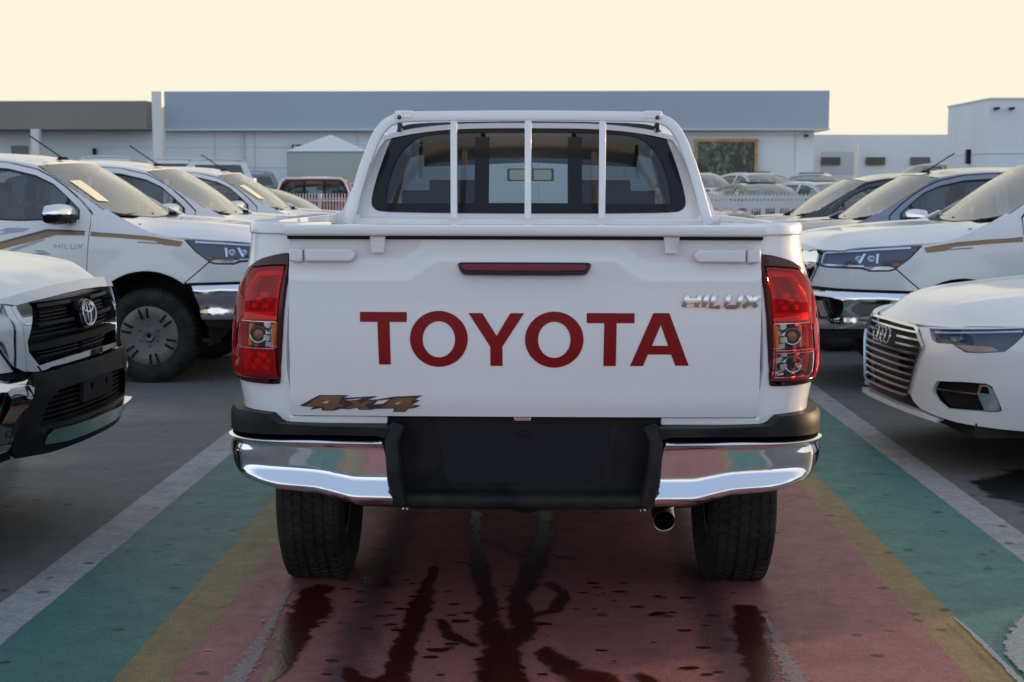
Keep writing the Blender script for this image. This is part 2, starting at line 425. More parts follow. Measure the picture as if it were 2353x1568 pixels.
# ------------------------------------------------------------------ pickup truck
TP = [(-.15, 0), (-.144, .2), (-.112, .42), (-.055, .60), (.02, .735), (.14, .83), (.32, .882), (.6, .912), (1.0, .92), (1.6, .92), (2.4, .92), (3.2, .92), (4.0, .93), (4.6, .945), (4.86, .945), (4.99, .93), (5.07, .895), (5.115, .835), (5.137, .76), (5.147, .6), (5.15, .35), (5.152, 0)]
WZ = [(.2, .93), (.42, .965), (.6, .985), (.8, 1.0), (.95, .998), (1.1, .985), (1.2, .958), (1.28, .912), (1.36, .865), (1.5, .805), (1.65, .735), (1.74, .685), (1.80, .63)]
WZR = [(.2, .93), (.45, .945), (.7, .97), (.85, .985), (.97, 1.008), (1.1, 1.002), (1.2, .986), (1.31, .953), (1.41, .945)]
DXF = [(.2, .20), (.35, .08), (.5, .0), (.72, -.02), (.78, .02), (.95, .02), (1.08, .05), (1.16, .10), (1.3, .2)]
DXR = [(.3, .06), (.8, .0), (1.3, .01), (1.42, .012)]
T = Body(TP, WZ, WZR, 3.64, DXF, DXR, [(.99, .385, .50, .022), (4.075, .385, .50, .022)])
DOORTOP = [(1.445, 1.22), (1.452, 1.315), (1.56, 1.42), (1.68, 1.515), (1.80, 1.592), (1.93, 1.655), (2.17, 1.708), (2.48, 1.728)]
FRAME_TOP = [(1.20, 1.278), (1.366, 1.345), (1.50, 1.43), (1.625, 1.505), (1.785, 1.60), (1.94, 1.688), (2.06, 1.735), (2.17, 1.765), (2.5, 1.785), (2.9, 1.785), (3.2, 1.77), (3.42, 1.745)]

def pickup(name, label, loc, rz, paint=None, rear_detail=False, group=None):
    root = empty(name, label, 'pickup truck', loc, rz, group)
    P = paint or PAINT_D
    Wd = lambda pts: W(T, pts)
    cabf = {sg: T.fn(sg, 'cab') for sg in (1, -1)}; bodf = {sg: T.fn(sg) for sg in (1, -1)}
    zq = (lambda z: z) if rear_detail else (lambda z: z-.038*sm(1.69, 1.77, z)-.022*sm(1.77, 1.83, z))
    FT_ = [(a, zq(z)) for a, z in FRAME_TOP]; ft = crv(FT_)
    cw = lambda L, z: cabf[1](T.qL(L), z).x
    for sg in (1, -1):
        f = cabf[sg]; O = -sg; fb = bodf[sg]
        # fender
        fo = Wd([(1.432, .42)])+Wd([(p[0], p[1]) for p in arc(.99, .385, .49, 4, 127.3, 26)])+Wd([(.69, .785), (.50, .945), (.60, 1.02), (.685, 1.108), (.69, 1.118), (.80, 1.132), (.92, 1.156), (1.02, 1.19), (1.10, 1.228), (1.17, 1.262), (1.21, 1.282), (1.335, 1.348), (1.44, 1.31), (1.437, 1.22), (1.465, .83)])
        fd = MB().slab(f, fo, off=0, thick=.025, res=.055, orient=O).build('fender', P, root, bevel=.003)
        # doors
        d1 = Wd([(1.475, .44), (1.47, .83)]+DOORTOP+[(2.49, 1.72), (2.495, .44)])
        w1 = Wd([(1.535, 1.268), (1.545, 1.345), (1.66, 1.448), (1.78, 1.545), (1.93, 1.612), (2.17, 1.667), (2.435, 1.683), (2.445, 1.27), (2.0, 1.255)])
        d2 = Wd([(2.505, .44), (2.50, 1.728), (2.85, 1.728), (3.12, 1.708), (3.30, 1.67), (3.40, 1.56), (3.46, 1.32), (3.47, 1.0), (3.455, .80), (3.40, .62), (3.36, .44)])
        w2 = Wd([(2.555, 1.272), (2.56, 1.683), (2.85, 1.680), (3.08, 1.66), (3.23, 1.62), (3.31, 1.52), (3.36, 1.29)])
        def shrink(pl, k):
            cx = sum(p[0] for p in pl)/len(pl); cy = sum(p[1] for p in pl)/len(pl)
            return [(cx+(p[0]-cx)*(1-k), cy+(p[1]-cy)*(1-k*1.6)) for p in pl]
        for dn, dd, ww in (('door', d1, w1), ('door', d2, w2)):
            do = MB().slab(f, dd, [ww], off=0, thick=.03, res=.06, orient=O).build(dn, P, root, bevel=.003)
            MB().slab(f, ww, [shrink(ww, .045)], off=-.006, thick=.02, res=.06, orient=O).build('window_trim', GLOSSK, do)
            MB().slab(f, shrink(ww, .04), off=-.014, thick=0, res=.07, orient=O).build('window', G_SIDE, do)
            x0 = max(p[0] for p in dd)-.22
            hb = MB()
            hb.slab(f, [(x0+.0, 1.09), (x0+.02, 1.075), (x0+.16, 1.07), (x0+.18, 1.085), (x0+.17, 1.105), (x0+.02, 1.11)], off=.035, thick=.02, res=.03, orient=O)
            hb.slab(f, [(x0+.0, 1.08), (x0+.03, 1.08), (x0+.03, 1.10), (x0+.0, 1.10)], off=.03, thick=.04, res=.03, orient=O)
            hb.slab(f, [(x0+.15, 1.075), (x0+.18, 1.075), (x0+.18, 1.10), (x0+.15, 1.10)], off=.03, thick=.04, res=.03, orient=O)
            hb.build('door_handle', CHROME_R, do)
        # quarter light divider and inner shell behind the gaps
        MB().slab(f, Wd([(1.66, 1.25), (1.69, 1.25), (1.66, 1.45), (1.635, 1.44)]), off=-.010, thick=.01, res=.08, orient=O).build('window_divider', GLOSSK, root)
        inner = MB()
        inner.slab(f, Wd([(1.30, .60), (1.30, 1.27), (3.5, 1.24), (3.5, .60)]), off=-.045, thick=.01, res=.2, orient=O)
        inner.slab(f, Wd([(2.45, 1.2), (2.44, 1.70), (2.56, 1.70), (2.55, 1.2)]), off=-.035, thick=.03, res=.1, orient=O)
        inner.slab(f, Wd([(3.33, 1.2), (3.26, 1.62), (3.42, 1.70), (3.52, 1.2)]), off=-.035, thick=.02, res=.1, orient=O)
        inner.build('inner_panel', DARK, root)
        # roof rail and pillars
        po = Wd(FT_+[(3.50, 1.70), (3.545, 1.55), (3.60, 1.36), (3.61, .44), (3.37, .44), (3.41, .62), (3.465, .80), (3.48, 1.0), (3.47, 1.32), (3.41, 1.565), (3.31, 1.68), (3.13, 1.718), (2.85, 1.738), (2.48, 1.738), (2.17, 1.718), (1.925, 1.665), (1.795, 1.602), (1.672, 1.525), (1.55, 1.43), (1.442, 1.325), (1.435, 1.31), (1.335, 1.30), (1.25, 1.28)])
        MB().slab(f, po, off=.001, thick=.03, res=.05, orient=O).build('pillar', P, root, bevel=.004)
        # sill
        MB().slab(f, Wd([(1.44, .40), (1.44, .432), (3.56, .432), (3.56, .40), (3.5, .36), (1.5, .36)]), off=.012, thick=.05, res=.12, orient=O).build('sill', P, root)
        # bed side with rear arch and lamp opening
        lamp = Wd([(4.93, .99), (4.97, 1.10), (5.02, 1.22), (5.075, 1.285), ('R', .80, 1.313), ('R', .752, 1.314), ('R', .752, .905), ('R', .80, .900), (5.04, .905), (4.98, .92)])
        lamp = cha(lamp, 2); lampB = [(a, z) for a, z in lamp]
        bo = Wd([(3.66, .46)])+Wd([(p[0], p[1]) for p in arc(4.075, .385, .49, 176, 30, 26)])+Wd([(4.60, .66), (4.75, .70), (4.95, .76), ('R', .84, .80), ('R', .80, .80), ('R', .765, .785), ('R', .741, .770), ('R', .741, 1.374), (5.05, 1.374), (4.4, 1.374), (3.66, 1.374)])
        MB().slab(fb, bo, [lampB], off=0, thick=.03, res=.05, orient=O).build('bed_side', P, root, bevel=.004)
        rail = [(-.045, -.012), (.010, -.012), (.014, -.006), (.014, .012), (.008, .018), (-.045, .018)]
        path = [fb(T.qL(3.64), 1.388), fb(T.qL(4.2), 1.388), fb(T.qL(4.6), 1.388), fb(T.qL(4.85), 1.388)]
        rl = MB()
        V = []
        tops = Wd([(3.64, 1.39), (4.2, 1.39), (4.7, 1.39), (4.88, 1.39), (4.98, 1.39), (5.05, 1.39), (5.10, 1.39), ('R', .80, 1.39), ('R', .742, 1.39)])
        q0, q1 = tops[0][0], tops[-1][0]
        def rfn(u, v):
            q = q0+(q1-q0)*u; p = fb(q, 1.39)
            a = v*2*PI; e = .004; inn = Vector((sg*(abs(p.x)-.09), p.y if p.y > -5.05 else -5.05-(p.y+5.05)*-.1, 0))
            pr = [(0, -.016), (1, -.016), (1, .010), (.93, .021), (0, .021), (0, -.016)]
            i = min(4, int(v*5+1e-6)); t = v*5-i; aa = pr[i][0]+(pr[i+1][0]-pr[i][0])*t; zz = pr[i][1]+(pr[i+1][1]-pr[i][1])*t
            o_ = inn.lerp(Vector((p.x+sg*.006, p.y-.008*sm(4.9, 5.1, -p.y), 0)), aa); return Vector((o_.x, o_.y, 1.388+zz))
        rl.grid(rfn, 30, 5); k = 6
        rl.F.append([5-j for j in range(5)] if sg > 0 else list(range(5))); rl.F.append([30*k+j for j in range(5)])
        rl.build('bed_rail', P, root, bevel=.004)
        MB().box((sg*.80, -4.32, 1.02), (.02, 1.32, .68)).build('bed_inner_side', P, root)
        # wheel wells
        for cL in (.99, 4.075):
            m = MB(); nn = 20
            V = []
            for i in range(nn+1):
                a = R((-12 if cL < 2 else 36)+(204 if cL < 2 else 156)*i/nn)
                for xx in (.895, .52): V.append((sg*xx, -(cL+.475*math.cos(a)), .385+.475*math.sin(a)))
            m.add(V, [[2*i, 2*i+1, 2*i+3, 2*i+2] for i in range(nn)])
            m.add([(sg*.52, -(cL+.475*math.cos(R(36+156*i/nn))), .385+.475*math.sin(R(36+156*i/nn))) for i in range(nn+1)], [list(range(nn+1))])
            m.build('wheel_well', DARK, root, recalc=False)
        make_wheel(root, .925, .99, .366, .25, .366, sg, 'truck')
        make_wheel(root, .925, 4.075, .366, .25, .366, sg, 'truck')
        # ---------------- front end
        hl = Wd([('F', .665, 1.065), ('F', .70, 1.072), (.14, 1.085), (.35, 1.10), (.60, 1.116), (.672, 1.106), (.60, 1.03), (.50, .945), (.44, .932), (.30, .930), (.24, .948), ('F', .70, .952), ('F', .655, .960)])
        hb = MB().slab(f, hl, off=-.035, thick=.02, res=.06, orient=O).build('headlight', LAMPIN, root)
        MB().slab(f, hl, off=-.001, thick=0, res=.05, orient=O).build('lens', LENS_S, hb)
        hc = MB()
        qa = T.qF(.68)
        hc.slab(f, ribbon(Wd([(.60, 1.100), (.35, 1.088), (.14, 1.072), ('F', .70, 1.058), ('F', .675, 1.05), ('F', .672, .975), ('F', .70, .966), (.12, .965), (.26, .962)]), .013), off=-.012, thick=.01, res=.03, orient=O)
        hc.build('light_guide', SILV, hb)
        hp = MB()
        for L0, r_ in ((.22, .026), (.31, .028)):
            q = T.qL(L0); ct = f(q, 1.012); n = Vector((sg*.8, .6, 0)); hp.lathe([(0, .001), (.012, r_*.7), (.010, r_), (-.02, r_*1.1)], (ct.x-sg*.032, ct.y, ct.z), 'x', 20, sg)
        hp.slab(f, Wd([(.235, 1.055), (.255, 1.055), (.235, .985), (.215, .985)]), off=-.012, thick=.015, res=.03, orient=O)
        hp.slab(f, Wd([(.335, 1.055), (.355, 1.055), (.360, .985), (.345, .985)]), off=-.015, thick=.015, res=.03, orient=O)
        hp.build('projector', SILV, hb)
        MB().slab(f, Wd([(.30, .935), (.26, .956), (.44, .962), (.485, .950), (.44, .936)]), off=.003, thick=.02, res=.03, orient=O).build('chrome_strip', CHROME, hb)
        MB().slab(f, Wd([(.465, .965), (.51, .965), (.53, .99), (.48, .985)]), off=-.02, thick=.01, res=.03, orient=O).build('side_marker', AMBER, hb)
        # white bumper cover
        bc = Wd([('F', .625, .90), ('F', .645, .935), ('F', .66, .952), ('F', .70, .944), (.24, .940), (.30, .922), (.44, .924), (.495, .937), (.68, .782), (.30, .790), (.1, .795), ('F', .66, .80), ('F', .552, .80)])
        MB().slab(f, bc, off=0, thick=.03, res=.05, orient=O).build('bumper_cover', P, root, bevel=.003)
        # chrome pillar between grille and headlight
        ch = Wd([('F', .430, 1.058), ('F', .52, 1.064), ('F', .645, 1.066), ('F', .652, .955), ('F', .62, .90), ('F', .545, .798), ('F', .40, .785), ('F', .43, .812), ('F', .505, .89), ('F', .455, .99)])
        MB().slab(f, cha(ch, 1), off=.018, thick=.07, res=.025, orient=O).build('grille_surround', CHROME, root, bevel=.006)
        # fog surround in chrome, lower bumper corner
        lc = Wd([('F', .50, .765), ('F', .62, .775), (.1, .772), (.35, .768), (.63, .760), (.585, .62), (.56, .50), (.40, .50), (.15, .50), ('F', .70, .49), ('F', .64, .50)])
        fh = Wd([('F', .62, .725), ('F', .70, .73), (.13, .725), (.17, .70), (.15, .60), (.10, .565), ('F', .72, .56), ('F', .68, .575)])
        fog = MB().slab(f, lc, [cha(fh, 2)], off=.008, thick=.05, res=.022, orient=O, dep=lambda a, z: .018*sm(.772, .735, z)*sm(.60, .70, z)+.012*sm(.60, .53, z)*sm(.49, .52, z)).build('bumper_corner', CHROME, root, bevel=.006)
        MB().slab(f, fh, off=-.04, thick=.02, res=.05, orient=O).build('fog_recess', GLOSSK, fog)
        MB().slab(f, Wd([('F', .70, .70), ('F', .745, .70), (.06, .59), ('F', .735, .585)]), off=.01, thick=.04, res=.03, orient=O).build('fog_trim', CHROME_R, fog)
        bl = Wd([('F', .44, .79), ('F', .66, .796), (.1, .79), (.3, .786), (.68, .778), (.65, .762), (.3, .775), (.1, .779), ('F', .62, .781), ('F', .50, .765)])
        MB().slab(f, bl, off=-.012, thick=.03, res=.05, orient=O).build('bumper_gap', BLACK, root)
        lb = Wd([('F', .62, .50), (.1, .497), (.40, .497), (.55, .497), (.53, .45), (.40, .43), (.2, .43), ('F', .72, .44), ('F', .60, .46)])
        MB().slab(f, lb, off=.0, thick=.04, res=.05, orient=O).build('lower_bumper', BLACK, root)
        # mirror
        mr = MB()
        def mfn(u, v):
            a = 2*PI*v; x = .865+.245*u; k = math.sin(PI*min(1, .12+u*.8))**.35*(1-.75*max(0, u-.86)/.14)
            y = -1.615-.10*u; rx = .085*k; rz = .082*k*(1-.1*u)
            cxx = math.copysign(abs(math.cos(a))**.8, math.cos(a)); sz = math.copysign(abs(math.sin(a))**.8, math.sin(a))
            return Vector((sg*x, y+rx*cxx*(1 if cxx > 0 else .55), 1.315+rz*sz))
        mr.grid(mfn, 14, 24); mr.F.append(list(range(24))); mr.F.append([14*25+j for j in range(24)])
        mo = mr.build('mirror', CHROME, root, sharp=60)
        ml = MB()
        def mfl(u, v):
            p = mfn(u, .5+.5*v); return Vector((p.x+sg*.004, p.y+(.004 if v > .5 else -.004), p.z-.006))
        ml.grid(mfl, 14, 14).build('mirror_base', GLOSSK, mo)
        MB().box((sg*.875, -1.60, 1.268), (.13, .09, .05), None, .8).build('mirror_arm', GLOSSK, mo, bevel=.01)
        # stripes along the side
        s1 = Wd([(.70, 1.100), (.72, 1.062), (.86, 1.076), (.92, 1.105), (1.2, 1.128), (1.431, 1.142), (1.431, 1.172), (1.2, 1.160), (.95, 1.140)])
        if rear_detail is False:
            dc = MB().slab(f, s1, off=.0022, thick=0, res=.05, orient=O)
            dc.slab(f, Wd([(1.479, 1.146), (1.70, 1.150), (2.17, 1.03), (2.45, .95), (2.45, 1.02), (2.2, 1.08), (1.78, 1.190), (1.479, 1.178)]), off=.0022, thick=0, res=.05, orient=O)
            dc.build('side_stripe', GOLD, root)
            de = MB()
            de.slab(f, Wd([(.74, 1.104), (.80, 1.108), (1.431, 1.176), (1.431, 1.170), (1.2, 1.152)]), off=.0032, thick=0, res=.05, orient=O)
            de.slab(f, Wd([(.86, 1.088), (1.06, 1.100), (1.06, 1.094), (.89, 1.083)]), off=.0032, thick=0, res=.05, orient=O)
            de.slab(f, Wd([(1.479, 1.182), (1.78, 1.194), (2.2, 1.084), (2.45, 1.025), (2.45, 1.012), (2.2, 1.066), (1.78, 1.176), (1.479, 1.172)]), off=.0032, thick=0, res=.05, orient=O)
            de.build('stripe_edge', GOLD2, root)
            dg = MB()
            dg.slab(f, Wd([(1.92, 1.20), (2.10, 1.205), (2.17, 1.18), (2.10, 1.175), (2.19, 1.145), (2.05, 1.165), (1.97, 1.175)]), off=.0022, thick=0, res=.05, orient=O)
            dg.slab(f, Wd([(1.78, 1.115), (1.84, 1.118), (2.2, .99), (2.1, 1.0)]), off=.0022, thick=0, res=.05, orient=O)
            dg.slab(f, Wd([(1.74, 1.0), (1.80, 1.03), (1.88, 1.035), (1.84, 1.01), (2.0, .992), (1.90, .99)]), off=.0022, thick=0, res=.05, orient=O)
            letters(dg, f, 'HILUX', 1.495, 1.045, .225, .036, .2*(-1 if sg > 0 else 1)*(-1 if sg > 0 else 1), .007, O, qL=T.qL, rev=(sg < 0))
            dg.build('decal', GREYDEC, root)
    # ---------------- hood
    ymx = crv([(-.1, .66), (.0, .76), (.12, .82), (.3, .868), (.5, .892), (.69, .902), (.9, .895), (1.1, .865), (1.2, .845)])
    ze = crv([(-.12, 1.075), (.0, 1.078), (.3, 1.10), (.6, 1.123), (.8, 1.136), (.92, 1.160), (1.02, 1.194), (1.10, 1.232), (1.2, 1.282)])
    zc = crv([(-.12, 1.085), (-.10, 1.115), (-.05, 1.14), (.05, 1.165), (.3, 1.205), (.7, 1.245), (1.0, 1.265), (1.25, 1.275)])
    def front(y):
        y = abs(y); return T.pl(T.qF(min(y, .80))).x+.055
    def hood(u, v):
        yn = v*2-1
        # plan position
        y0 = yn*.80; Lf = front(y0); Lr = 1.13+.09*abs(yn)**2.2
        L = Lf+(Lr-Lf)*u**1.0
        ym = ymx(L) if L > .15 else ymx(.15); y = yn*(min(ym, .80+(.9-.80)*sm(.0, .35, u)) if u < .35 else ym)
        e = abs(yn); zz = ze(L); c = zc(L-(front(0)-(-.075)) if 0 else L); 
        rise = 1-(1-sm(0, .16, u))**1.5*(.85)
        z = zz+(c-zz)*(1-e**5)*rise
        z += .014*math.exp(-((e-.62)/.07)**2)*sm(.02, .2, u)
        z -= .004*sm(.5, 1, 1-e)*0
        if u < .04: z -= .012*(1-u/.04)**2
        return Vector((y, -L, z))
    MB().grid(hood, 30, 40, .02).build('hood', P, root, bevel=.003, sharp=50)
    MB().slab(lambda x, y: Vector((x, -y, 1.225+.01*(y-1.0))), [(-.82, 1.06), (.82, 1.06), (.80, 1.36), (0, 1.30), (-.80, 1.36)], res=.2, thick=.01).build('cowl', BLACK, root)
    wp = MB()
    for x0, x1 in ((-.62, .0), (.02, .64)):
        wp.tube([(x0, -1.26-.06*abs(x0), 1.30), ((x0+x1)/2, -1.25, 1.305), (x1, -1.235-.06*abs(x1), 1.30)], .009, 6)
        wp.box(((x0+.02), -1.24, 1.29), (.03, .06, .03))
    wp.build('wiper', BLACK, root)
    # windscreen
    def wind(u, v):
        yn = v*2-1; yb = .752*yn; yt = .672*yn
        Lb = 1.19+.176*abs(yn)**2.2; zb = 1.275+.07*abs(yn)**2.2
        Lt = 1.79+.15*abs(yn)**2.2; zt = zq(1.752)+(1.688-zq(1.752))*abs(yn)**2.5
        b = Vector((math.copysign(cw(1.366, 1.345), yn)*abs(yn), -Lb, zb)); t = Vector((math.copysign(cw(1.94, 1.69), yn)*abs(yn), -Lt, zt))
        p = b.lerp(t, u); bulge = .030*math.sin(PI*u)*(1-abs(yn)**3)
        if abs(yn) > 0: 
            L = 1.366+(1.94-1.366)*u; zz = 1.345+(1.690-1.345)*u; p.x = math.copysign(cw(L, zz), yn)*abs(yn)
        return p+Vector((0, .5, .86))*bulge
    MB().grid(lambda u, v: wind(u, .012+.976*v), 12, 24).build('windscreen', G_WINDC if rear_detail else G_WIND, root, recalc=False)
    pickup.wind = wind
    fr = MB()
    fr.grid(lambda u, v: wind(.955+.045*u, v)-Vector((0, 0, .004)), 1, 24)
    fr.grid(lambda u, v: wind(.06*u, v)-Vector((0, 0, .004)), 1, 24)
    fr.build('windscreen_border', GLOSSK, root, recalc=False)
    # roof
    def roof(u, v):
        yn = v*2-1; e = abs(yn); Lf = 1.79+.15*e**2.2; Lr = 3.505-.06*e**4; L = Lf+(Lr-Lf)*u; z0 = ft(max(1.94, min(3.42, L)))
        ye = cw(max(L, 1.94), z0); crown = (.052 if rear_detail else .036)+.012*sm(0, .3, u)-.012*sm(.8, 1, u)
        z = z0+crown*(1-e**3.2) + (.006 if .22 < e < .30 or .5 < e < .58 else 0)*sm(.05, .12, u)*sm(.97, .9, u)
        if u > .95: z -= .012*((u-.95)/.05)**2
        return Vector((ye*yn, -L, z))
    MB().grid(roof, 30, 40, .02).build('roof', P, root, sharp=60)
    dz_ = 0 if rear_detail else -.055
    an = MB(); an.box((.0, -1.98, 1.812+dz_), (.05, .10, .025), None, .6); an.tube([(0, -1.97, 1.815), (0, -2.32 + .62, 1.815)], .0001, 3) if 0 else None
    an.tube([(0, -2.0, 1.825+dz_), (0, -2.26, 2.0+dz_)], .006, 6, up=Vector((1, 0, 0)))
    if not rear_detail: an.build('antenna', BLACK, root)
    # ---------------- grille (full width, mirrored outlines)
    fs = lambda q, z: (cabf[1](q, z) if q >= 0 else Vector((-cabf[1](-q, z).x, cabf[1](-q, z).y, z)))
    def sym(pts): return [(T.qF(y), z) for y, z in pts]+[(-T.qF(y), z) for y, z in reversed(pts)]
    MB().slab(fs, sym([(0, 1.075), (.30, 1.070), (.48, 1.055), (.48, .98), (.53, .90), (.45, .80), (.40, .79), (0, .79)]), off=-.045, thick=.01, res=.1, orient=-1).build('grille', BLACK, root)
    # painted garnish over the grille
    MB().slab(fs, sym([(0, 1.112), (.25, 1.108), (.45, 1.096), (.60, 1.080), (.66, 1.072), (.66, 1.068), (.58, 1.062), (.53, 1.052), (.42, 1.062), (.2, 1.074), (0, 1.078)]), off=.028, thick=.05, res=.04, orient=-1).build('hood_garnish', P, root, bevel=.008)
    gb = MB()
    for z, hw, hh, o_ in ((1.036, .385, .016, .006), (1.016, .35, .007, -.018), (1.001, .35, .007, -.018), (.986, .35, .007, -.018), (.964, .405, .014, .006), (.938, .44, .010, -.022), (.918, .46, .010, -.022), (.850, .38, .008, -.022), (.835, .36, .008, -.022)):
        for sgn in (1, -1):
            a, b = sorted((sgn*T.qF(.115 if z > .95 else .02), sgn*T.qF(hw)))
            gb.slab(fs, [(a, z), (b, z), (b, z+hh), (a, z+hh)], off=o_, thick=.04, res=.06, orient=-1)
    gb.build('grille_bar', PLATE, root, bevel=.002)
    MB().slab(fs, sym([(0, .905), (.2, .903), (.38, .899), (.475, .893), (.480, .876), (.38, .872), (0, .874)]), off=.012, thick=.07, res=.04, orient=-1).build('grille_crossbar', BLACK, root, bevel=.008)
    MB().slab(fs, sym([(0, .826), (.2, .824), (.36, .818), (.44, .812), (.42, .790), (.34, .794), (.2, .800), (0, .802)]), off=.024, thick=.05, res=.04, orient=-1).build('lower_grille_trim', CHROME, root, bevel=.006)
    MB().slab(fs, sym([(0, .785), (.40, .782), (.50, .765), (.56, .68), (.615, .56), (.62, .50), (.60, .47), (.40, .46), (0, .46)]), [sym([(0, .722), (.37, .705), (.44, .67), (.49, .575), (0, .57)])], off=.02, thick=.06, res=.04, orient=-1, dep=lambda q, z: .03*sm(.71, .76, z)).build('centre_bumper', BLACK, root, bevel=.01)
    lg = MB().slab(fs, sym([(0, .725), (.45, .71), (.50, .56), (0, .56)]), off=-.03, thick=.01, res=.1, orient=-1)
    for i in range(7):
        z = .576+.021*i
        lg.slab(fs, sym([(0, z), (.46-.012*i, z), (.46-.012*i, z+.009), (0, z+.009)]), off=-.004, thick=.02, res=.08, orient=-1)
    lg.build('lower_grille', BLACK, root)
    ph = MB().slab(fs, sym([(0, .725), (.17, .725), (.17, .625), (0, .625)]), [[(.07, .67), (.10, .67), (.10, .70), (.07, .70)], [(-.10, .67), (-.07, .67), (-.07, .70), (-.10, .70)]], off=.02, thick=.02, res=.05, orient=-1)
    ph.build('plate_holder', BLACK, root)
    MB().slab(fs, sym([(0, .562), (.30, .562), (.45, .565), (.475, .548), (.46, .50), (.3, .490), (0, .488)]), off=.028, thick=.05, res=.03, orient=-1, dep=lambda q, z: .03*sm(.50, .56, z)).build('skid_plate', CHROME_R, root, bevel=.006)
    # emblem: three interlocked ellipses
    em = MB(); c0 = (0, .982)
    o, h = ellring(.076, .052, .009, c=c0); em.slab(fs, o, [h], off=.03, thick=.012, res=.03, orient=-1)
    o, h = ellring(.052, .020, .008, c=(0, .9985+.004)); em.slab(fs, o, [h], off=.029, thick=.010, res=.03, orient=-1)
    o, h = ellring(.022, .047, .008, c=(0, .982)); em.slab(fs, o, [h], off=.028, thick=.009, res=.03, orient=-1)
    MB().slab(fs, ellring(.086, .062, .009, c=c0)[0], off=.015, thick=.05, res=.04, orient=-1).build('emblem_base', GLOSSK, root)
    em.build('emblem', CHROME, root, bevel=.0015)
    # ---------------- cabin
    ins = MB(); ins.box((0, -2.4, .62), (1.6, 2.3, .06)); ins.box((0, -1.30, .95), (1.5, .05, .6)); ins.build('floor_panel', DARK, root)
    db = MB(); db.sweep([Vector((-.76, -1.52, 1.17)), Vector((0, -1.47, 1.18)), Vector((.76, -1.52, 1.17))], rbox(.42, .16, .05)); db.build('dashboard', BLACK, root)
    st = MB(); st.tube([Vector((-.36+.185*math.cos(2*PI*i/20), -1.90+.07*math.sin(2*PI*i/20), 1.15+.17*math.sin(2*PI*i/20))) for i in range(20)], .015, 8, closed=True); st.box((-.36, -1.84, 1.12), (.30, .03, .05)); st.build('steering_wheel', BLACK, root)
    for sx in (-.37, .37):
        s_ = MB(); m = Matrix.Rotation(R(-16), 3, 'X')
        s_.sweep([Vector((sx, -2.12, .78)), Vector((sx, -2.20, .95)), Vector((sx, -2.30, 1.22)), Vector((sx, -2.345, 1.36))], rbox(.46, .14, .05), up=Vector((0, 1, 0)))
        s_.sweep([Vector((sx, -1.75, .80)), Vector((sx, -2.25, .77))], rbox(.48, .16, .05))
        s_.build('seat', SEAT, root, bevel=.01)
        h_ = MB(); h_.sweep([Vector((sx-.13, -2.37, 1.47)), Vector((sx+.13, -2.37, 1.47))], rbox(.10, .17, .04)); h_.box((sx-.06, -2.36, 1.38), (.012, .012, .1)); h_.box((sx+.06, -2.36, 1.38), (.012, .012, .1)); h_.build('headrest', SEAT, root)
    s_ = MB(); s_.sweep([Vector((0, -3.18, .85)), Vector((0, -3.28, 1.05)), Vector((0, -3.36, 1.36))], rbox(1.36, .14, .05), up=Vector((0, 1, 0))); s_.sweep([Vector((0, -2.75, .80)), Vector((0, -3.2, .78))], rbox(1.36, .16, .05)); s_.build('rear_seat', SEAT, root)
    for sx in (-.42, .42):
        MB().sweep([Vector((sx-.12, -3.40, 1.44)), Vector((sx+.12, -3.40, 1.44))], rbox(.09, .13, .035)).build('headrest', SEAT, root)
    MB().sweep([Vector((-.56, -1.98, 1.675)), Vector((0, -1.92, 1.70 if rear_detail else 1.67)), Vector((.56, -1.98, 1.675))], rbox(.20, .10 if rear_detail else .05, .02)).build('headliner', DARK, root)
    mm = MB().sweep([Vector((-.125, -1.83, 1.585)), Vector((.125, -1.83, 1.585))], rbox(.035, .068, .016)); mm.box((0, -1.80, 1.64), (.02, .02, .10)); mm.build('rear_view_mirror', BLACK, root)
    MB().slab(lambda x, z: Vector((x, -1.8485, z)), [(p[0], p[1]+1.585) for p in rbox(.225, .054, .012)], res=.08, thick=.001).build('mirror_glass', MIRR, root)
    # ---------------- cab rear wall with window
    def back(x, z):
        wv = cw(3.5, z)
        L = 3.63-.15*sm(1.15, 1.80, z)-.07*min(1.1, abs(x)/max(wv, .1))**9-.025*(x/.7)**2
        return Vector((x, -L, z))
    hwz = lambda z: cw(3.5, z)-.012
    zs = [1.0, 1.2, 1.3, 1.4, 1.5, 1.6, 1.68, 1.735, 1.770]
    cornz = 0
    wo_ = [(hwz(z), z) for z in zs]+[(.58, 1.798), (.4, 1.812), (0, 1.818), (-.4, 1.812), (-.58, 1.798)]+[(-hwz(z), z) for z in reversed(zs)]; wo_ = [(a, zq(z)) for a, z in wo_]
    rw_ = [(.655, 1.455), (.640, 1.425), (.60, 1.412), (0, 1.408), (-.60, 1.412), (-.640, 1.425), (-.655, 1.455), (-.632, 1.56), (-.602, 1.65), (-.575, 1.715), (-.545, 1.757), (-.49, 1.776), (-.30, 1.782), (0, 1.786), (.30, 1.782), (.49, 1.776), (.545, 1.757), (.575, 1.715), (.602, 1.65), (.632, 1.56)]
    rw_ = cha([(a*1.015, zq(z+.015)-.015+.010*sm(1.6, 1.76, z)) for a, z in rw_], 2)
    MB().slab(back, wo_, [rw_], off=0, thick=.02, res=.05, orient=1).build('cab_rear_panel', P, root, bevel=.003)
    rin = [(.590, 1.455), (.585, 1.447), (.205, 1.452), (-.205, 1.452), (-.585, 1.447), (-.590, 1.455), (-.575, 1.56), (-.54, 1.65), (-.47, 1.712), (-.40, 1.728), (-.205, 1.735), (.205, 1.735), (.40, 1.728), (.47, 1.712), (.54, 1.65), (.575, 1.56)]
    rin = cha([(a*1.02, zq(z+.04)-.04+.012*sm(1.6, 1.71, z)) for a, z in rin], 2)
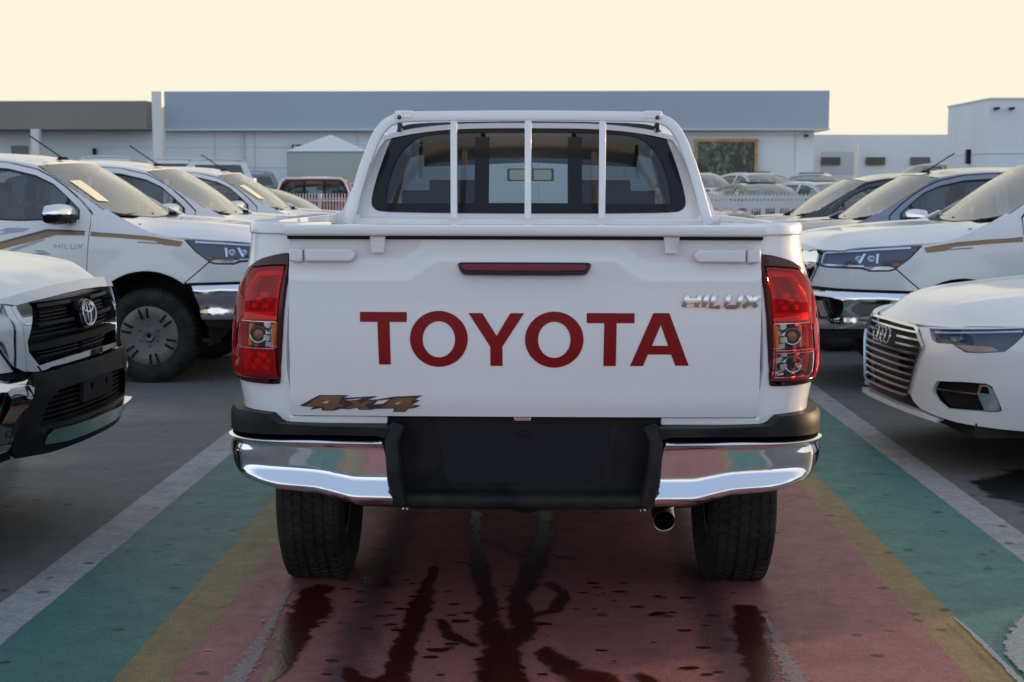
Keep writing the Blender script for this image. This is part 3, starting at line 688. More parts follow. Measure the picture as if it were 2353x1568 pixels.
    wf = MB().slab(back, rw_, [rin], off=.004, thick=.015, res=.05, orient=1)
    wf.slab(back, [(.165, 1.44), (.225, 1.44), (.225, 1.73), (.165, 1.73)], off=.003, thick=.015, res=.1, orient=1)
    wf.slab(back, [(-.225, 1.44), (-.165, 1.44), (-.165, 1.73), (-.225, 1.73)], off=.003, thick=.015, res=.1, orient=1)
    wfo = wf.build('rear_window_frame', GLOSSK, root)
    def cut(lo, hi):
        P_ = [p for p in resamp(rin, .02) if lo <= p[0] <= hi]; cx = (lo+hi)/2
        return sorted(P_, key=lambda p: math.atan2(p[1]-1.585, p[0]-cx))
    for lo, hi, gm in ((-.65, -.19, G_REAR), (-.19, .19, G_REARC), (.19, .65, G_REAR)): MB().slab(back, cut(lo, hi), off=-.002, thick=0, res=.06, orient=1).build('rear_window', gm, wfo)
    # bed floor, front wall, tailgate
    MB().box((0, -4.38, .86), (1.6, 1.46, .04)).build('bed_floor', P, root)
    MB().box((0, -3.68, 1.12), (1.62, .04, .54)).build('bed_front_wall', P, root, bevel=.006)
    zl = lambda y: 1.258+.062*sm(.385, .265, abs(y))
    def gate(y, z):
        L = 5.152-.010*(y/.74)**2+.016*sm(zl(y)+.016, zl(y)-.008, z)-.03*sm(1.15, .80, z)*0-.010*sm(.86, .80, z)
        L += .006*math.sin(PI*sm(.80, 1.25, z))
        return Vector((y, -L, z))
    gt = MB().slab(gate, [(-.732, .817), (-.720, .805), (.720, .805), (.732, .817), (.732, 1.366), (-.732, 1.366)], off=0, thick=.03, res=.022, orient=1).build('tailgate', P, root, bevel=.004, sharp=60)
    # taillights
    for sg in (1, -1):
        f = bodf[sg]; O = -sg
        lamp = Wd([(4.93, .99), (4.97, 1.10), (5.02, 1.22), (5.075, 1.285), ('R', .80, 1.313), ('R', .752, 1.314), ('R', .752, .905), ('R', .80, .900), (5.04, .905), (4.98, .92)])
        lamp = cha(lamp, 2); qa = T.qR(.752); qb = T.qR(.800); qi = T.qR(.775)
        tl = MB().slab(f, lamp, off=-.05, thick=.01, res=.06, orient=O).build('taillight', MAROON, root)
        inner = Wd([(4.955, .99), (4.99, 1.09), (5.035, 1.19), (5.085, 1.262), ('R', .806, 1.272), ('R', .776, 1.272), ('R', .770, .925), (5.05, .925), (5.0, .935)])
        MB().slab(f, lamp, [inner], off=.010, thick=.05, res=.035, orient=O).build('lens_border', LENS_M, tl, bevel=.006)
        # clear windows: upper one, and on the right a lower one
        cl = Wd([(5.062, 1.088), (5.072, 1.098), ('R', .776, 1.098), ('R', .776, 1.012), (5.055, 1.012)])
        cl2 = Wd([(5.05, 1.006), ('R', .776, 1.006), ('R', .776, .928), (5.07, .928), (5.055, .938)])
        holes = [cl, cl2] if sg > 0 else [cl]
        MB().slab(f, inner, holes, off=.006, thick=0, res=.035, orient=O, dep=lambda q, z: .006*sm(.0, .03, abs(z-1.115))).build('red_lens', LENS_R, tl)
        for hh in holes: MB().slab(f, hh, off=.006, thick=0, res=.04, orient=O).build('clear_lens', LENS, tl)
        rr = MB()      # red light guide and reflectors inside
        rr.slab(f, ribbon(Wd([(4.97, 1.0), (5.005, 1.09), (5.048, 1.18), (5.093, 1.248), ('R', .80, 1.252), ('R', .782, 1.252), ('R', .780, 1.12)]), .016), off=-.008, thick=.02, res=.03, orient=O)
        rr.slab(f, Wd([(5.0, 1.104), (5.02, 1.128), ('R', .776, 1.128), ('R', .776, 1.104)]), off=-.012, thick=.02, res=.04, orient=O)
        rr.slab(f, Wd([(4.975, .935), (4.975, 1.0), (5.02, 1.09), (5.045, 1.09), (5.03, .93)]), off=-.02, thick=.02, res=.04, orient=O)
        rr.build('light_guide', REDREF, tl)
        ref = MB()
        for i in (1, 3, 4):
            for j in range(4):
                q0_ = T.qL(5.06)+(qi-T.qL(5.06))*i/5; q1_ = T.qL(5.06)+(qi-T.qL(5.06))*(i+.9)/5; z0_ = 1.014+.021*j
                ref.slab(f, [(q0_, z0_), (q1_, z0_), (q1_, z0_+.018), (q0_, z0_+.018)], off=-.025-.012*((i+j) % 2), thick=.01, res=.05, orient=O, dep=lambda a, b: .25*(a-q0_))
                if sg > 0: ref.slab(f, [(q0_, z0_-.085), (q1_, z0_-.085), (q1_, z0_-.067), (q0_, z0_-.067)], off=-.025-.012*((i+j) % 2), thick=.01, res=.05, orient=O, dep=lambda a, b: .25*(a-q0_))
        ref.build('reflector', SILV, tl, smooth=False)
        c = f((T.qL(5.06)+qi)/2+.008, 1.055)
        bl_ = MB().lathe([(.0, .022), (.018, .024), (.020, .027), (.014, .029)], (c.x, c.y+.034, c.z), 'y', 24, -1)
        if sg > 0: MB().lathe([(.0, .022), (.018, .024), (.020, .027), (.014, .029)], (c.x+.004, c.y+.034, c.z-.088), 'y', 24, -1).build('bulb_ring', CHROME_R, tl)
        bl_.build('bulb_ring', CHROME_R, tl)
        MB().lathe([(.0, .022), (.014, .014), (.018, .001)], (c.x, c.y+.036, c.z), 'y', 16, -1).build('bulb', AMBERD, tl)
        bk_ = MB()
        for hh in holes: bk_.slab(f, hh, off=-.046, thick=.003, res=.06, orient=O)
        bk_.build('lamp_backing', GLOSSK, tl)
        fr_ = MB()
        for hh in holes: fr_.slab(f, ribbon(hh+[hh[0]], .004), off=.007, thick=.003, res=.04, orient=O)
        fr_.build('lens_divider', SILV, tl)
        ambr = MB()
        qm = (T.qL(5.06)+qi)/2
        ambr.slab(f, [(qi-.022, 1.02), (qi-.004, 1.02), (qi-.004, 1.09), (qi-.022, 1.09)], off=-.012, thick=.01, res=.05, orient=O)
        ambr.build('turn_signal', AMBER, tl, smooth=False); ambr = MB()
        ambr.slab(f, [(qm-.044, 1.02), (qm-.030, 1.02), (qm-.030, 1.09), (qm-.044, 1.09)], off=-.014, thick=.01, res=.05, orient=O)
        ambr.build('turn_signal', AMBER, tl, smooth=False)
        c = f((T.qL(5.03)+qi)/2, 1.185)
        bb = MB()
        for i in range(6):
            for j in range(3):
                a_ = T.qL(5.0)+.02+i*.024; z_ = 1.14+.018*j
                bb.slab(f, [(a_, z_), (a_+.020, z_), (a_+.020, z_+.015), (a_, z_+.015)], off=-.022-.012*((i*2+j) % 3), thick=.01, res=.05, orient=O)
        for i in range(6):
            for j in range(3 if sg < 0 else 0):
                a_ = T.qL(5.0)+.03+i*.024; z_ = .94+.02*j
                bb.slab(f, [(a_, z_), (a_+.020, z_), (a_+.020, z_+.016), (a_, z_+.016)], off=-.022-.012*((i*2+j) % 3), thick=.01, res=.05, orient=O)
        bb.build('red_reflector', REDREF, tl, smooth=False)
    # rear bumper
    # depth d(z) outward from a plan curve a little outside the body
    bp = Body([(0, 0), (.001, .1), (.3, .9), (.6, .95), (2, .96), (4.4, .965), (4.80, .965), (4.99, .95), (5.11, .90), (5.17, .81), (5.197, .68), (5.21, .5), (5.215, .3), (5.216, 0)], [(.3, 1), (.9, 1)], [(.3, .90), (.5, .955), (.6, .985), (.70, 1), (.9, 1)], 1.0, [(.3, 0), (1, 0)], [(.3, 0), (1, 0)])
    for sg in (1, -1):
        f = bp.fn(sg); O = -sg
        co = W(bp, [('R', .402, .520), ('R', .418, .60), ('R', .435, .72), ('R', .440, .738), ('R', .455, .746), ('R', .60, .747), ('R', .80, .744), (4.99, .735), (4.72, .728), (4.72, .62), (4.90, .612), (4.99, .600), ('R', .86, .578), ('R', .78, .565), ('R', .66, .556), ('R', .60, .540), ('R', .53, .521)])
        qx = [bp.qR(.402), bp.qR(.60), bp.qR(.80), bp.qL(4.72)]
        zbot = crv([(-qx[0], .525), (-bp.qR(.55), .528), (-bp.qR(.62), .550), (-qx[2], .605), (-bp.qL(4.98), .62), (-qx[3], .64)]) if 0 else crv(sorted([(qx[0], .520), (bp.qR(.53), .521), (bp.qR(.60), .540), (bp.qR(.66), .556), (bp.qR(.78), .565), (bp.qR(.86), .578), (bp.qL(4.99), .600), (bp.qL(4.90), .612), (qx[3], .62)])); ztop = crv(sorted([(qx[0], .746), (bp.qR(.60), .747), (qx[2], .744), (bp.qL(4.99), .735), (qx[3], .728)]))
        def dep(q, z):
            zb = zbot(q); t = (z-zb)/(ztop(q)-zb)
            wg = sm(bp.qL(5.04), bp.qR(.74), q)
            d2 = crv([(0, -.045), (.10, -.014), (.30, -.002), (.60, -.004), (.87, -.014), (.915, .003), (.935, .005), (1.0, -.016)])(t)
            d = crv([(0, -.045), (.07, -.008), (.13, .012), (.18, .017), (.36, -.012), (.43, -.018), (.72, -.017), (.87, -.016), (.915, .003), (.935, .005), (1.0, -.016)])(t)
            return (d*wg+d2*(1-wg))*(.5+.5*sm(0, .12, abs(q-qx[3])))
        MB().slab(f, co, off=.012, thick=.03, res=.012, orient=O, dep=dep).build('chrome_bumper_corner', CHROME, root, sharp=80)
        ub = W(bp, [('R', .38, .778), ('R', .425, .742), ('R', .455, .752), ('R', .60, .753), ('R', .80, .750), (4.99, .741), (4.72, .734), (4.70, .79), (4.85, .812), (4.99, .815), ('R', .88, .815), ('R', .80, .812), ('R', .765, .785), ('R', .62, .780), ('R', .45, .778)])
        MB().slab(f, ub, off=.006, thick=.10, res=.03, orient=O, dep=lambda q, z: -.02*sm(.80, .83, z)).build('bumper_pad', BLACK, root, bevel=.012)
        # recess side wall
        MB().sweep([Vector((sg*.395, -5.17, .765)), Vector((sg*.408, -5.19, .73)), Vector((sg*.400, -5.195, .62)), Vector((sg*.385, -5.185, .545))], rbox(.045, .12, .02), up=Vector((0, 1, 0))).build('bumper_inner_side', BLACK, root)
    cb = MB(); cb.sweep([Vector((-.385, -5.17, .545)), Vector((-.2, -5.18, .545)), Vector((0, -5.182, .545)), Vector((.2, -5.18, .545)), Vector((.385, -5.17, .545))], rbox(.10, .045, .018)); cb.build('bumper_step', BLACK, root)
    MB().box((0, -5.10, .66), (.86, .02, .30)).build('bumper_recess', BLACK, root)
    MB().slab(lambda x, z: Vector((x, -5.112, z)), [(-.25, .60), (-.235, .585), (.235, .585), (.25, .60), (.28, .80), (-.28, .80)], res=.2, thick=.006).build('plate_panel', PLATE, root, bevel=.003)
    MB().box((-.005, -5.13, .795), (.055, .02, .016)).build('tow_latch', CHROME_R, root, bevel=.003); MB().box((-.005, -5.12, .745), (.035, .012, .016)).build('plate_lamp', GLOSSK, root)
    for bx in (-.37, .37): MB().lathe([(0, .001), (.008, .008), (.0, .013)], (bx, -5.205, .523), 'y', 10, -1).build('bumper_bolt', CHROME_R, root)
    for sg in (1, -1): MB().box((sg*.585, -5.128, .790), (.31, .03, .024)).build('bed_sill', P, root, bevel=.004); MB().box((sg*.740, -5.085, 1.08), (.05, .02, .56)).build('gate_gap_filler', DARK, root)  # second box: dark filler added so the tailgate gaps read as shade
    ub = MB(); ub.box((0, -4.9, .60), (1.0, .25, .12)); ub.box((.46, -3.0, .55), (.10, 3.9, .12)); ub.box((-.46, -3.0, .55), (.10, 3.9, .12)); ub.box((0, -4.075, .40), (1.4, .10, .10)); ub.lathe([(-.12, .03), (-.10, .13), (.10, .13), (.12, .03)], (0.0, -4.075, .40), 'y', 20); ub.box((0, -2.6, .56), (1.1, 3.0, .10)); ub.build('chassis', DARK, root)
    ex = MB(); ex.lathe([(0, .033), (.002, .036), (-.42, .036), (-.42, .033), (0, .033)], (0, 0, 0), 'y', 28, -1)
    exo = ex.build('exhaust_pipe', STEEL, root); exo.location = (.447, -5.10, .462); exo.rotation_euler = (R(14), 0, 0)
    return root

FONT = {                              # stroke letters on a unit box
    'H': [[(0, 0), (0, 1)], [(1, 0), (1, 1)], [(0, .5), (1, .5)]], 'I': [[(.5, 0), (.5, 1)]], 'L': [[(0, 1), (0, 0), (1, 0)]],
    'U': [[(0, 1), (0, .08), (.15, 0), (.85, 0), (1, .08), (1, 1)]], 'X': [[(0, 0), (1, 1)], [(0, 1), (1, 0)]]}
WID = {'H': 1, 'I': .3, 'L': .75, 'U': 1, 'X': 1.1}
def letters(mb, fn, txt, a0, z0, w, h, slant, lw, O, qL=None, rev=False, off=.0022, thick=0, res=.03, dep=None):
    tot = sum(WID[c] for c in txt)+.45*(len(txt)-1); u = w/tot; x = 0
    for c in txt:
        for st in FONT[c]:
            pts = []
            for px, py in st:
                X = x+px*WID[c]*u+slant*h*py
                a = (a0+(X if rev else w-X)) if not qL else qL(a0)+(w-X if not rev else X)
                pts.append((a, z0+py*h))
            mb.slab(fn, ribbon(pts, lw), off=off, thick=thick, res=res, orient=O, dep=dep)
        x += (WID[c]+.45)*u
# ------------------------------------------------------------------ saloon car
AP = [(-.06, 0), (-.055, .2), (-.03, .40), (.015, .55), (.09, .68), (.20, .775), (.36, .845), (.6, .895), (.92, .925), (1.5, .935), (2.4, .94), (3.4, .935), (4.1, .915), (4.5, .87), (4.72, .79), (4.82, .68), (4.86, .5), (4.88, .3), (4.885, 0)]
AWZ = [(.16, .93), (.3, .965), (.5, .995), (.68, 1.0), (.80, .985), (.88, .955), (.93, .925), (1.0, .875), (1.15, .79), (1.30, .70), (1.38, .64), (1.44, .58)]
ADX = [(.15, .10), (.26, .0), (.35, .0), (.60, .0), (.72, .02), (.80, .055), (.86, .10), (.95, .2)]
ADR = [(.2, .08), (.5, .0), (.9, .02), (1.0, .04)]
A = Body(AP, AWZ, AWZ, 9, ADX, ADR, [(.92, .345, .38, .014), (3.84, .345, .38, .014)], fw=(.1, .7), rw=(.5, .05), Ltot=4.885)
def saloon(name, label, loc, rz, paint=None, front=True, group=None):
    root = empty(name, label, 'car', loc, rz, group); P = paint or PAINT
    Wd = lambda pts: W(A, pts)
    cwx = lambda L, z: A.fn(1)(A.qL(L), z).x
    belt = crv([(1.3, .955), (1.6, .955), (2.6, .965), (3.6, .985), (4.2, 1.0)])
    DT = [(1.52, 1.01), (1.75, 1.14), (2.05, 1.285), (2.3, 1.35), (2.60, 1.375)]
    FT = [(1.28, .945), (1.42, .985), (1.60, 1.085), (1.85, 1.225), (2.08, 1.335), (2.3, 1.39), (2.6, 1.415), (3.0, 1.41), (3.4, 1.365), (3.75, 1.275), (4.05, 1.16), (4.25, 1.06)]
    ft = crv(FT)
    for sg in (1, -1):
        f = A.fn(sg); O = -sg
        fo = Wd([(1.30, .25)]+arc(.92, .345, .375, -12, 158, 24)+[(.56, .60), (.585, .722), (.60, .798), (.80, .835), (1.0, .875), (1.2, .925), (1.285, .948), (1.42, .985), (1.43, .95), (1.44, .5), (1.43, .25)])
        MB().slab(f, fo, thick=.025, res=.055, orient=O).build('fender', P, root, bevel=.003)
        d1 = Wd([(1.44, .26), (1.45, .95), (1.50, .99)]+DT+[(2.61, .26)]); w1 = Wd([(1.60, 1.0), (1.78, 1.115), (2.07, 1.25), (2.3, 1.32), (2.55, 1.345), (2.56, .985)])
        d2 = Wd([(2.62, .26), (2.61, 1.375), (3.0, 1.372), (3.4, 1.33), (3.62, 1.25), (3.72, 1.0), (3.60, .80), (3.48, .62), (3.42, .26)]); w2 = Wd([(2.64, .985), (2.64, 1.345), (3.0, 1.343), (3.38, 1.295), (3.56, 1.22), (3.64, 1.01)])
        def shrink(pl, k):
            cx = sum(p[0] for p in pl)/len(pl); cy = sum(p[1] for p in pl)/len(pl)
            return [(cx+(p[0]-cx)*(1-k), cy+(p[1]-cy)*(1-k*2)) for p in pl]
        for dd, ww in ((d1, w1), (d2, w2)):
            do = MB().slab(f, dd, [ww], thick=.03, res=.06, orient=O).build('door', P, root, bevel=.003)
            MB().slab(f, ww, [shrink(ww, .04)], off=-.004, thick=.02, res=.06, orient=O).build('window_trim', GLOSSK, do)
            MB().slab(f, shrink(ww, .035), off=-.012, thick=0, res=.07, orient=O).build('window', G_SIDE, do)
            x0 = max(p[0] for p in dd)-.30 if dd is d1 else max(p[0] for p in dd)-.36
            MB().slab(f, [(x0, .80), (x0+.18, .80), (x0+.18, .825), (x0, .825)], off=.03, thick=.03, res=.05, orient=O).build('door_handle', P, do, bevel=.006)
        inner = MB(); inner.slab(f, Wd([(1.32, .3), (1.32, .93), (3.7, .98), (3.7, .3)]), off=-.045, thick=.01, res=.2, orient=O); inner.build('inner_panel', DARK, root)
        po = Wd(FT+[(4.20, 1.0), (3.74, .985), (3.73, 1.0), (3.63, 1.255), (3.4, 1.34), (3.0, 1.382), (2.6, 1.385), (2.3, 1.36), (2.04, 1.295), (1.74, 1.15), (1.50, 1.015), (1.42, .975), (1.35, .95)])
        MB().slab(f, po, off=.001, thick=.03, res=.05, orient=O).build('pillar', P, root, bevel=.004)
        qo = Wd([(3.44, .26), (3.465, .26)]+arc(3.84, .345, .375, 192, -12, 24)+[(4.6, .30), ('R', .6, .30), ('R', .3, .30), ('R', .3, .55), ('R', .6, .55), ('R', .62, .76), ('R', .60, .90), ('R', .55, .955), (4.6, .955), (4.25, .995), (3.735, .98), (3.73, .975), (3.61, .79), (3.49, .61)])
        MB().slab(f, qo, thick=.03, res=.06, orient=O).build('rear_quarter', P, root, bevel=.003)
        MB().slab(f, Wd([(4.45, .80), (4.7, .79), ('R', .62, .77), ('R', .42, .77), ('R', .42, .88), ('R', .64, .90), (4.6, .90)]), off=.006, thick=.03, res=.05, orient=O).build('taillight', MAROON, root)
        MB().slab(f, Wd([(1.30, .20), (1.30, .255), (3.46, .255), (3.46, .20)]), off=.01, thick=.05, res=.12, orient=O).build('sill', P, root)
        for cL in (.92, 3.84):
            m = MB(); nn = 18
            m.add([(sg*xx, -(cL+.362*math.cos(R(-20+220*i/nn))), .345+.362*math.sin(R(-20+220*i/nn))) for i in range(nn+1) for xx in (.90, .5)], [[2*i, 2*i+1, 2*i+3, 2*i+2] for i in range(nn)])
            m.add([(sg*.5, -(cL+.362*math.cos(R(-20+220*i/nn))), .345+.362*math.sin(R(-20+220*i/nn))) for i in range(nn+1)], [list(range(nn+1))])
            m.build('wheel_well', DARK, root, recalc=False)
            make_wheel(root, .925, cL, .335, .24, .335, sg, 'car', False)
        # front bumper side with headlight and intake openings
        hl = Wd([('F', .495, .765), ('F', .58, .770), ('F', .70, .780), (.25, .790), (.40, .800), (.385, .765), (.345, .715), (.305, .674), (.20, .662), (.135, .660), ('F', .69, .682), ('F', .665, .698), ('F', .58, .696), ('F', .545, .705)])
        ik = Wd([('F', .578, .455), ('F', .605, .496), ('F', .73, .506), (.235, .505), (.26, .49), (.315, .365), (.30, .357), (.195, .352), ('F', .665, .351), ('F', .61, .385), ('F', .578, .425)])
        bo = Wd([('F', .405, .765), ('F', .50, .772), ('F', .60, .780), ('F', .72, .792), (.25, .798), (.42, .808), (.598, .812), (.58, .722), (.552, .60), (.545, .50), (.545, .27), (.43, .258), (.305, .266), ('F', .72, .285), ('F', .60, .31), ('F', .50, .33), ('F', .43, .365), ('F', .40, .395), ('F', .455, .575), ('F', .505, .67)])
        MB().slab(f, bo, [hl, ik], thick=.03, res=.04, orient=O, dep=lambda q, z: .015*sm(.60, .56, z)*sm(.40, .44, z)*0).build('front_bumper', P, root, bevel=.004)
        hbk = MB().slab(f, hl, off=-.045, thick=.01, res=.06, orient=O).build('headlight', LAMPIN, root)
        MB().slab(f, hl, off=-.002, thick=0, res=.05, orient=O).build('lens', LENS_S, hbk)
        gl = MB(); gl.slab(f, ribbon(Wd([('F', .53, .752), ('F', .60, .757), ('F', .70, .766), (.25, .777), (.37, .783)]), .009), off=-.012, thick=.012, res=.03, orient=O)
        gl.slab(f, Wd([('F', .62, .742), ('F', .68, .748), ('F', .70, .735), ('F', .66, .715), ('F', .63, .725)]), off=-.03, thick=.02, res=.04, orient=O)
        gl.build('light_guide', SILV, hbk)
        MB().slab(f, Wd([('F', .672, .697), ('F', .74, .700), (.24, .698), (.28, .676), (.20, .668), (.14, .668)]), off=-.02, thick=.02, res=.04, orient=O).build('side_marker', mat('pale_amber', (.55, .42, .30), .25, metal=.5), hbk)
        ib = MB().slab(f, ik, off=-.06, thick=.01, res=.06, orient=O).build('air_intake', BLACK, root)
        MB().slab(f, Wd([('F', .59, .455), ('F', .70, .452), (.19, .448), (.19, .441), ('F', .70, .445), ('F', .59, .448)]), off=-.012, thick=.01, res=.04, orient=O).build('intake_blade', CHROME_R, ib)
        MB().slab(f, Wd([(.195, .452), (.205, .497), (.24, .499), (.265, .475), (.308, .367), (.29, .362), (.235, .362)]), [Wd([(.207, .455), (.215, .488), (.24, .488), (.252, .45)])], off=.004, thick=.03, res=.03, orient=O).build('intake_trim', CHROME_R, ib, bevel=.003)
        mr = MB()
        def mfn(u, v):
            a = 2*PI*v; x = .90+.20*u; k = math.sin(PI*min(1, .15+u*.75))**.4*(1-.7*max(0, u-.85)/.15)
            return Vector((sg*x, -1.66-.06*u+.06*k*math.cos(a), 1.02+.062*k*math.sin(a)))
        mr.grid(mfn, 10, 16); mr.F.append(list(range(16))); mr.F.append([10*17+j for j in range(16)]); mr.build('mirror', P, root, sharp=60)
    # hood
    ymx = crv([(.1, .60), (.2, .68), (.35, .765), (.6, .815), (.9, .84), (1.2, .815), (1.42, .80)])
    ze = crv([(.0, .778), (.2, .792), (.4, .804), (.6, .806), (.8, .842), (1.0, .882), (1.2, .932), (1.3, .955), (1.42, .99)])
    zc = crv([(-.06, .785), (.0, .83), (.10, .865), (.35, .925), (.7, .97), (1.0, .995), (1.35, 1.01)])
    def hood(u, v):
        yn = v*2-1; e = abs(yn); Lf = A.pl(A.qF(.66*e)).x+.045+.03*e; Lr = 1.20+.14*e**2; L = Lf+(Lr-Lf)*u
        ym = A.fn(1)(A.qL(max(L, .62)), ze(L)).x if L > .62 else A.fn(1)(A.qF(.60) + (A.qL(.62)-A.qF(.60))*sm(0, 1, max(0, (L-.10)/.52)), .80).x
        L0 = L; z0 = ze(L); c = zc(L-.02)
        rise = 1-(1-sm(0, .18, u))**1.6*.9
        z = z0+(c-z0)*(1-e**4)*rise+.010*math.exp(-((e-.60)/.06)**2)*sm(.03, .25, u)
        if u < .03: z -= .012*(1-u/.03)
        return Vector((ym*yn, -L, z))
    MB().grid(hood, 30, 36, .02).build('hood', P, root, sharp=60)
    MB().slab(lambda x, y: Vector((x, -y, .95)), [(-.75, 1.2), (.75, 1.2), (.74, 1.42), (-.74, 1.42)], res=.3).build('cowl', BLACK, root)
    def wind(u, v):
        yn = v*2-1; e = abs(yn); Lb = 1.25+.17*e**2.2; zb = .985+.0*e; Lt = 2.02+.07*e**2; L = 1.42+.66*u; zz = ft(L)
        b = Vector((0, -Lb, zb)); t = Vector((0, -Lt, 1.385-.05*e**2.5)); p = b.lerp(t, u)+Vector((0, .45, .9))*.05*math.sin(PI*u)*(1-.6*e**3); p.z = p.z*(1-e**8)+zz*e**8; p.x = math.copysign(cwx(L, zz), yn)*e
        return p
    MB().grid(wind, 12, 24).build('windscreen', G_WIND, root, recalc=False)
    def roof(u, v):
        yn = v*2-1; e = abs(yn); L = (2.02+.07*e**2)+(3.38-.06*e**2-(2.02+.07*e**2))*u; z0 = ft(max(2.08, L))
        return Vector((cwx(max(L, 2.08), z0)*yn, -L, z0+(.045)*(1-e**3)))
    MB().grid(roof, 20, 28, .02).build('roof', P, root, sharp=60)
    MB().slab(lambda x, y: Vector((x, -y, 1.463-.004*(x/.3)**2-.03*((y-2.75)/.6)**2)), [(p[0], p[1]+2.62) for p in rbox(.80, .70, .08)], thick=.012, res=.1).build('sunroof', GLOSSK, root)
    def rear(u, v):
        yn = v*2-1; e = abs(yn); L = 3.36+.72*u; zz = ft(L)
        return Vector((cwx(L, zz)*yn, -L, zz+.045*(1-e**3)*(1-.3*u)))
    MB().grid(rear, 10, 20).build('rear_window', G_SIDE, root, recalc=False)
    def trunk(u, v):
        yn = v*2-1; e = abs(yn); L = 4.06+.78*u-.10*e**3*u; y = A.fn(1)(A.qL(min(L, 4.70)), .955).x*.98
        z = 1.155-.0*u; z = crv([(0, 1.145), (.25, 1.09), (.6, 1.065), (.93, 1.055), (1, 1.02)])(u)-.10*e**5
        return Vector((y*yn*(1-.22*sm(.7, 1, u)*e), -L, z))
    MB().grid(trunk, 12, 20, .02).build('boot_lid', P, root, sharp=60)
    fs = lambda q, z: (A.fn(1)(q, z) if q >= 0 else Vector((-A.fn(1)(-q, z).x, A.fn(1)(-q, z).y, z)))
    fr = lambda x, z: Vector((x, -4.87-.0*abs(x), z))
    MB().slab(lambda x, z: Vector((x, -(4.86-.04*(x/.6)**2), z)), [(-.60, .30), (.60, .30), (.60, .96), (.5, 1.0), (-.5, 1.0), (-.60, .96)], res=.15, thick=.03).build('rear_panel', P, root)
    def sym(pts): return [(A.qF(y), z) for y, z in pts]+[(-A.qF(y), z) for y, z in reversed(pts)]
    gout = sym([(0, .775), (.37, .770), (.405, .760), (.505, .670), (.455, .55), (.40, .395), (.375, .380), (0, .380)])
    gin = sym([(0, .760), (.365, .755), (.39, .748), (.485, .667), (.438, .55), (.385, .402), (.365, .394), (0, .394)])
    go = MB().slab(fs, gin, off=-.05, thick=.01, res=.08, orient=-1).build('grille', BLACK, root)
    MB().slab(fs, gout, [gin], off=.012, thick=.06, res=.03, orient=-1).build('grille_frame', CHROME_R, root, bevel=.004)
    gb = MB()
    for i in range(9):
        z = .735-.039*i; hw = .39+.09*(.75-z)/.08 if z > .67 else .478-.10*(.667-z)/.26
        if .65 < z < .72:
            for a, b in ((.17, hw), (-hw, -.17)):
                gb.slab(fs, [(a, z-.006), (b, z-.006), (b, z+.006), (a, z+.006)], off=-.002, thick=.03, res=.05, orient=-1)
        else: gb.slab(fs, [(-hw, z-.006), (hw, z-.006), (hw, z+.006), (-hw, z+.006)], off=-.002, thick=.03, res=.05, orient=-1)
    gb.build('grille_bar', CHROME_R, root, bevel=.001)
    MB().slab(fs, sym([(0, .60), (.24, .60), (.24, .50), (0, .50)]), off=-.006, thick=.02, res=.1, orient=-1).build('sensor_panel', PLATE, root)
    em = MB()
    for i in range(4):
        o, h = ellring(.047, .045, .009, c=((i-1.5)*.062, .682)); em.slab(fs, o, [h], off=.022+.002*(i % 2), thick=.010, res=.03, orient=-1)
    em.build('emblem', CHROME, root, bevel=.0015)
    MB().slab(fs, sym([(0, .375), (.30, .373), (.39, .37), (.47, .335), (.52, .30), (.3, .295), (0, .295)]), off=-.04, thick=.01, res=.08, orient=-1).build('lower_intake', BLACK, root)
    MB().slab(fs, sym([(0, .328), (.3, .322), (.50, .312), (.63, .292), (.63, .275), (.50, .29), (.3, .300), (0, .303)]), off=.018, thick=.06, res=.05, orient=-1).build('front_lip', P, root, bevel=.01)
    ub = MB(); ub.box((0, -2.4, .25), (1.5, 4.4, .08)); ub.build('underbody', DARK, root)
    db = MB(); db.sweep([Vector((-.72, -1.75, .92)), Vector((.72, -1.75, .92))], rbox(.5, .14, .05)); db.build('dashboard', BLACK, root)
    for sx in (-.36, .36):
        for yy in (-2.5, -3.3):
            s_ = MB(); s_.sweep([Vector((sx, yy, .60)), Vector((sx, yy-.12, 1.05))], rbox(.48, .14, .05), up=Vector((0, 1, 0))); s_.sweep([Vector((sx-.12, yy-.16, 1.17)), Vector((sx+.12, yy-.16, 1.17))], rbox(.09, .15, .035)); s_.build('seat', SEAT, root)
    return root
